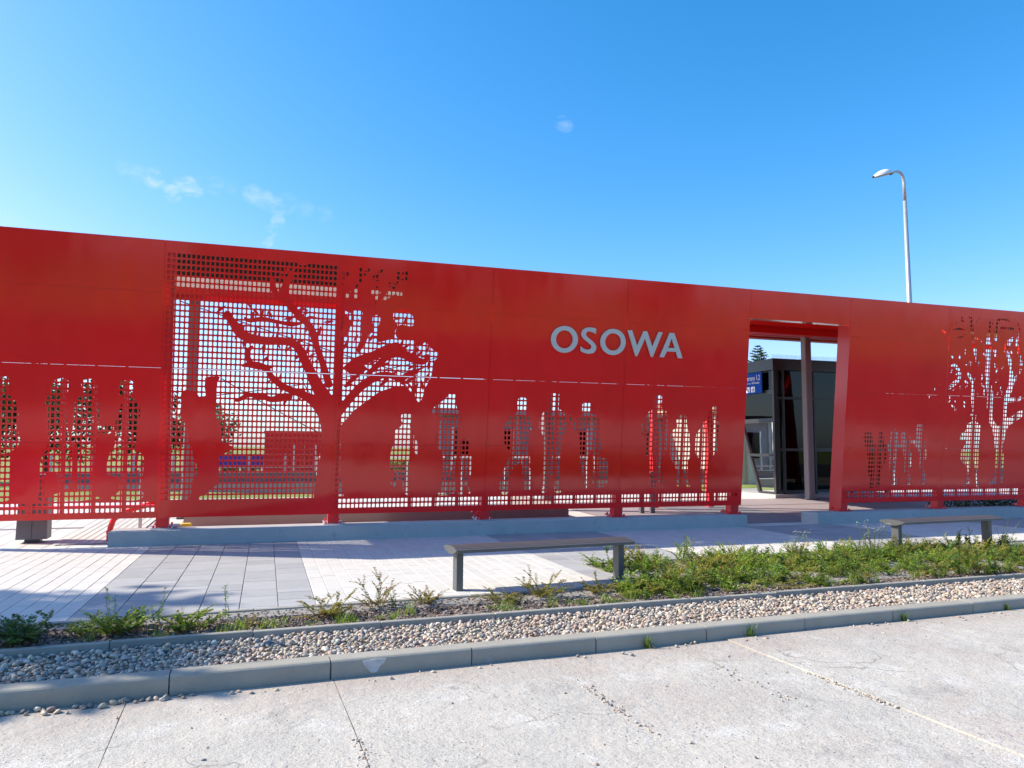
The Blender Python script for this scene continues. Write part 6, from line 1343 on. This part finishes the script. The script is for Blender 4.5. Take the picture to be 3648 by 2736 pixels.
# ------------------------------------------------------------------ lamp
e = empty('street_lamp', (21.05, 20.0, .1)); tag(e, 'tall galvanised street lamp with curved arm rising behind the wall', 'street lamp')
MB().tube([(0.06, 0, 0), (.03, 0, 5.5), (0, 0, 10.2)], [.115, .095, .062], 12).obj('pole', GALV, e, True)
arm = [(0, 0, 10.2), (-.005, 0, 10.85), (-.05, -.01, 11.05), (-.16, -.02, 11.19), (-.32, -.03, 11.22), (-.5, -.04, 11.17), (-.62, -.05, 11.11)]
MB().tube(arm, [.062, .058, .052, .048, .045, .042, .042], 10).obj('arm', GALV, e, True)
def lamp_head():
    n = 10; m = MB(); x0, x1 = -.60, -1.40
    V = []; F = []
    for i in range(n+1):
        t = i/n; x = x0+(x1-x0)*t; zc = 11.10-.24*t
        hgt = .055+.17*math.sin(math.pi*min(1, t*1.02))**.8*(1-.25*t); wd = .06+.15*math.sin(math.pi*min(1, t*.98+.02))**.7
        for k in range(12):
            a = math.pi*k/11; V.append((x, -.05+wd*math.cos(a), zc+hgt*math.sin(a)))
    for i in range(n):
        for k in range(11): F.append((i*12+k, i*12+k+1, (i+1)*12+k+1, (i+1)*12+k))
    m.v = V; m.f = F; h = m.obj('head', LAMPW, e, True)
    m = MB(); top = []; 
    for i in range(n):
        m.poly([V[i*12], V[i*12+11], V[(i+1)*12+11], V[(i+1)*12]])
    m.obj('diffuser', CREAM, h)
    MB().tube([(-.56, -.045, 11.13), (-.66, -.055, 11.09)], [.055, .06], 10).obj('collar', CHAR, h)
lamp_head()

# ------------------------------------------------------------------ trees
def tree(name, label, loc, h, crown, nleaf, pal, seed, leafl=.16, trunk_h=.35, group=None):
    rs = r0(seed); e = empty(name, loc); tag(e, label, 'tree', group)
    m = MB(); tips = []
    rx, ry, rz_ = crown
    def limb(p, d, ln, r, dep):
        n = 4; pts = [np.array(p)]; d = np.array(d)/np.linalg.norm(d)
        for k in range(n):
            d = d+rs.normal(0, .13, 3)+np.array([0, 0, .05]); d /= np.linalg.norm(d); pts.append(pts[-1]+d*ln/n)
        m.tube(pts, [r*(1-.5*k/n) for k in range(n+1)], 6, False)
        tips.append(pts[-1]); tips.append(pts[2])
        if dep:
            for k in range(rs.randint(2, 4)):
                a = rs.uniform(0, 6.28); limb(pts[rs.randint(2, n+1)], d+.9*np.array([math.cos(a), math.sin(a), rs.uniform(-.1, .5)]), ln*.62, r*.5, dep-1)
    th = h*trunk_h
    m.tube([(0, 0, -.1), (rs.normal(0, .03), 0, th*.5), (rs.normal(0, .05), rs.normal(0, .05), th), (0, 0, h*.62)], [h*.024, h*.02, h*.017, h*.008], 8)
    for k in range(9):
        a = k*2.4; z = th+(h*.62-th)*k/9; limb((0, 0, z), (math.cos(a), math.sin(a), .6), rx*.8, h*.011, 2)
    m.obj('trunk', BARK, e, True)
    cl = [t for t in tips]
    C0 = np.array([0, 0, h-rz_])
    LP = []; nc = len(cl)
    # clumps at branch tips and through the crown ellipsoid
    cen = [];
    for k in range(70):
        v = rs.normal(0, 1, 3); v /= np.linalg.norm(v); v *= rs.uniform(.35, 1.0)**.6
        cen.append(C0+v*np.array([rx, ry, rz_])*rs.uniform(.8, 1.05))
    cen += cl[::2]
    cen = np.array(cen); shade = rs.uniform(.6, 1.3, len(cen))
    idx = rs.randint(0, len(cen), nleaf); P = cen[idx]+rs.normal(0, 1, (nleaf, 3))*np.array([rx, ry, rz_])*.14
    P[:, 2] = np.maximum(P[:, 2], h*.12)
    D = rs.normal(0, 1, (nleaf, 3)); Nn = rs.normal(0, .6, (nleaf, 3))+np.array([0, 0, 1]); L_ = leafl*rs.uniform(.6, 1.3, nleaf)
    C = np.array(pal)[rs.randint(0, len(pal), nleaf)]*rs.uniform(.8, 1.2, (nleaf, 1))*shade[idx][:, None]
    V, F, Cc = leaf_arrays(P, D, Nn, L_, L_*.7, C)
    link(bpy.data.objects.new('crown', arr_mesh('crown', V, F, TLEAF, Cc)), e)
    return e
def conifer(name, label, loc, h, rad, seed, group=None):
    rs = r0(seed); e = empty(name, loc); tag(e, label, 'tree', group)
    m = MB().tube([(0, 0, -.1), (0, 0, h*.5), (0, 0, h)], [h*.02, h*.012, .008], 7); m.obj('trunk', BARK, e, True)
    LP, LD, LN, LL, LW, LC = [], [], [], [], [], []
    z = h*.08
    while z < h*.99:
        r = rad*(1-z/h)**.85+.04; nb = 11
        for k in range(nb):
            a = rs.uniform(0, 6.28); d = np.array([math.cos(a), math.sin(a), .15+.35*(z/h)]); ln = r*rs.uniform(.7, 1.15)
            for j in range(int(8+ln*18)):
                t = rs.uniform(.1, 1); q = np.array([0, 0, z])+d*ln*t+np.array([0, 0, -.12*ln*t*t]); s = np.array([-math.sin(a), math.cos(a), 0])*rs.choice((-1, 1))
                LP.append(q); LD.append(s*rs.uniform(.3, 1)+d*.6+np.array([0, 0, rs.uniform(-.25, .1)])); LN.append((rs.normal(0, .4), rs.normal(0, .4), 1)); l = .10+.26*ln*(1-t*.6)*rs.uniform(.6, 1.2); LL.append(l); LW.append(l*.42)
                LC.append(np.array([(.035, .07, .025), (.05, .10, .03), (.07, .12, .03), (.10, .10, .04)][rs.randint(0, 4)])*rs.uniform(.7, 1.3))
        z += h*.021
    V, F, C = leaf_arrays(LP, LD, LN, LL, LW, LC)
    link(bpy.data.objects.new('crown', arr_mesh('crown', V, F, TLEAF, C)), e); return e
DK = [(.03, .055, .018), (.045, .08, .02), (.06, .09, .025)]
MID = [(.06, .11, .025), (.09, .15, .03), (.05, .09, .02)]
OLV = [(.16, .17, .035), (.22, .21, .05), (.12, .14, .03)]
conifer('spruce_tree', 'spruce tree whose tip rises above the shelter roof', (22.2, 30, .2), 6.35, 2.3, 5)
tree('far_tree', 'dark tree behind the leftmost cut-out figure', (-10.2, 30.5, .2), 3.5, (1.7, 1.5, 1.5), 4800, DK, 61, group='trees beyond the platform')
tree('far_tree', 'dark tree behind the pair of joined cut-out figures', (-7.3, 30, .2), 3.4, (1.8, 1.5, 1.45), 4800, DK, 62, group='trees beyond the platform')
tree('far_tree', 'dark tree behind the cut-out figure next to the tree panel', (-4.6, 31, .2), 3.5, (1.6, 1.5, 1.5), 4800, DK, 63, group='trees beyond the platform')
tree('far_tree', 'olive-leaved tree behind the cut-out tree at far right', (27.2, 27, .2), 4.6, (2.6, 1.8, 1.9), 3600, OLV, 64, group='trees beyond the platform')
tree('far_tree', 'green tree to the left behind the man silhouette', (-2.4, 33, .2), 3.0, (1.2, 1.2, 1.2), 2200, MID, 65, group='trees beyond the platform')
# trees outside the frame at left that shade the corner of the plaza
tree('shade_tree', 'tall tree left of the plaza whose shade falls on the paving', (-16.5, 12.55, -.1), 12.4, (2.1, 1.0, 1.5), 4200, MID, 71, .3, .6)
tree('shade_tree', 'smaller tree left of the gravel strip whose shade reaches the bed', (-9.2, 8.75, -.1), 7.2, (1.35, .85, 1.1), 2600, MID, 72, .2, .55)

# bushes along the far edge
def hedge():
    rs = r0(90); Vs, Fs, Cs = [], [], []; nb = 0
    n = 9000
    x = rs.uniform(-3, 34, n); hh = .55+.45*np.sin(x*.9)+.3*np.sin(x*2.3+1)
    P = np.stack([x, 34+rs.normal(0, .6, n), .35+rs.uniform(0, 1, n)**.7*np.maximum(.3, hh)+.1], -1)
    C = np.array(MID+OLV[:1])[rs.randint(0, 4, n)]*rs.uniform(.5, 1.3, (n, 1)); L_ = rs.uniform(.1, .25, n)
    V, F, Cc = leaf_arrays(P, rs.normal(0, 1, (n, 3)), rs.normal(0, .7, (n, 3))+np.array([0, 0, 1]), L_, L_*.7, C)
    o = link(bpy.data.objects.new('bushes', arr_mesh('bushes', V, F, TLEAF, Cc))); tag(o, 'low bushes along the far side of the tracks', 'bushes', kind='stuff')
hedge()

# red shed, blue banner, concrete ledge and fence beyond the platform
e = empty('red_shed', (-.03, 26, .2)); tag(e, 'flat red shed seen through the holes beside the tree trunk', 'shed')
MB().box(0, 2.0, 0, 2.0, .3, 1.82).obj('wall', RED2, e); MB().box(-.05, 2.05, -.05, 2.05, 1.822, 1.9).obj('roof', RED2, e); MB().box(-.02, 2.02, -.02, 2.02, -.1, .298).obj('base', CONC, e)
for i in range(4): MB().box(.55+i*.35, .59+i*.35, -.03, -.002, .5, 1.5).obj('batten', WHITEP, e)
e = empty('blue_banner', (-1.5, 27, .2)); tag(e, 'blue banner on posts seen through the holes left of the shed', 'banner')
MB().box(0, 1.42, 0, .03, .72, 1.10).obj('sheet', BLUE2, e)
for x in (0.02, .7, 1.4): MB().tube([(x, .05, -.1), (x, .05, 1.15)], .03, 6).obj('post', WHITEP, e)
e = empty('platform_ledge', (-6, 23.2, .2)); tag(e, 'long pale concrete ledge of the far platform', 'platform')
MB().box(0, 40, 0, 1.2, -.2, .32, .02).obj('edge', CONC, e); MB().box(0, 40, .3, .55, .33, .60).obj('bench_line', CHAR, e)
def far_fence():
    e = empty('far_fence', (-6, 25.2, .2)); tag(e, 'thin grey fence with upright posts on the far bank', 'fence')
    me = MB().box(-.03, .03, -.03, .03, -.1, 1.15).mesh('post', GALV)
    for i in range(36):
        o = link(bpy.data.objects.new('post', me), e); o.location = (i*1.1, 0, 0)
    for z in (.3, .7, 1.1): MB().box(0, 39, -.012, .012, z, z+.04).obj('rail', GALV, e)
far_fence()

def far_building():
    e = empty('trackside_building', (6.0, 27.5, .25)); tag(e, 'long low grey-blue building across the tracks behind the cut-out figures', 'building')
    L_ = 14.5
    MB().box(0, L_, 0, 5, -.3, 2.55).obj('wall', pm('blue_grey_cladding', (.20, .19, .21), .6, .1, 1.5, .1, 30), e)
    MB().box(-.3, L_+.3, -.35, 5.3, 2.552, 2.75).obj('roof', pm('grey_roof_sheet', (.26, .25, .26), .6, .1, 2), e)
    for i in range(9):
        x = .7+i*1.55
        w_ = MB().box(x, x+.8, -.05, -.002, .95, 2.05).obj('window', GLASSD, e)
        MB().box(x-.06, x, -.07, -.002, .9, 2.1).obj('frame', WHITEP, w_); MB().box(x+.8, x+.86, -.07, -.002, .9, 2.1).obj('frame', WHITEP, w_)
    for i in range(10): MB().box(.1+i*1.55, .22+i*1.55, -.04, -.002, -.3, 2.55).obj('pilaster', pm('pilaster_paint_%d' % i, (.36, .35, .37), .6, .08), e)
far_building()
def clipped_hedge():
    rs = r0(91); n = 2600
    P = np.stack([rs.uniform(14.7, 17.4, n), rs.uniform(12.95, 13.7, n), .14+rs.uniform(0, .32, n)], -1); L_ = rs.uniform(.03, .07, n)
    V, F, C = leaf_arrays(P, rs.normal(0, 1, (n, 3)), rs.normal(0, .7, (n, 3))+np.array([0, 0, 1]), L_, L_*.6, np.array(DK)[rs.randint(0, 3, n)]*rs.uniform(.6, 1.4, (n, 1)))
    o = link(bpy.data.objects.new('clipped_hedge', arr_mesh('clipped_hedge', V, F, TLEAF, C))); tag(o, 'low dark hedge behind the plinth at far right', 'hedge')
clipped_hedge()

# overhead line mast and cables
e = empty('overhead_mast', (9.6, 26, .2)); tag(e, 'steel overhead line mast hidden mostly behind the wall', 'mast')
MB().box(-.12, .12, -.1, .1, -.1, 6.2).obj('post', GALV, e); MB().box(-3.2, 0, -.04, .04, 5.9, 6.0).obj('bracket', GALV, e)
def cable(p, q, sag, label):
    p, q = Vector(p), Vector(q); pts = []
    for k in range(13):
        t = k/12; a = p.lerp(q, t); a.z -= sag*4*t*(1-t); pts.append(a)
    o = MB().tube(pts, .016, 5).obj('overhead_cable', CABLE); tag(o, label, 'cable', 'overhead cables behind the wall')
cable((-4.6, 26, 2.9), (9.5, 26, 6.0), .5, 'black cable rising across the big tree panel')
cable((-1.4, 25, 3.7), (1.9, 25, 1.9), .05, 'black stay cable sloping down across the lower tree panel')
cable((-2.6, 24, 5.9), (4.5, 24, 3.9), .05, 'black cable crossing the top of the tree crown')

o = MB().box(-60, 65, -34, .95, -.3, -.02).obj('asphalt_lot', pm('asphalt', (.055, .055, .058), .9, .2, 5, .5, 80, coords='Position')); tag(o, kind='structure')
# ------------------------------------------------------------------ behind the camera (mirrored in the lacquer and glass)
e = empty('tiled_house', (1, -26, 0)); tag(e, 'white house with red tiled roof opposite the station', 'house')
MB().box(-5, 5, -4, 4, 0, 3.2).obj('wall', CREAM, e); MB().prism([(-4.6, 3.2), (4.6, 3.2), (0, 6.4)], 'x', -5.5, 5.5).obj('roof', ROOFT, e, fixn=True)
for i in range(3): MB().box(-3.5+i*2.6, -2.3+i*2.6, 4.002, 4.05, 1.0, 2.3).obj('window', GLASSD, e)
for i, (x, y, h) in enumerate(((-12, -20, 7.5), (9, -19, 6.5), (15, -22, 8), (-20, -24, 9), (24, -20, 7))):
    tree('street_tree', ['bushy tree at the far left across the road', 'young tree right of the house across the road', 'tall tree well right of the house across the road', 'tallest tree at the end of the verge across the road', 'rightmost tree on the verge across the road'][i], (x, y, 0), h, (h*.36, h*.36, h*.34), 1800, MID, 200+i, .3, group='trees across the road')
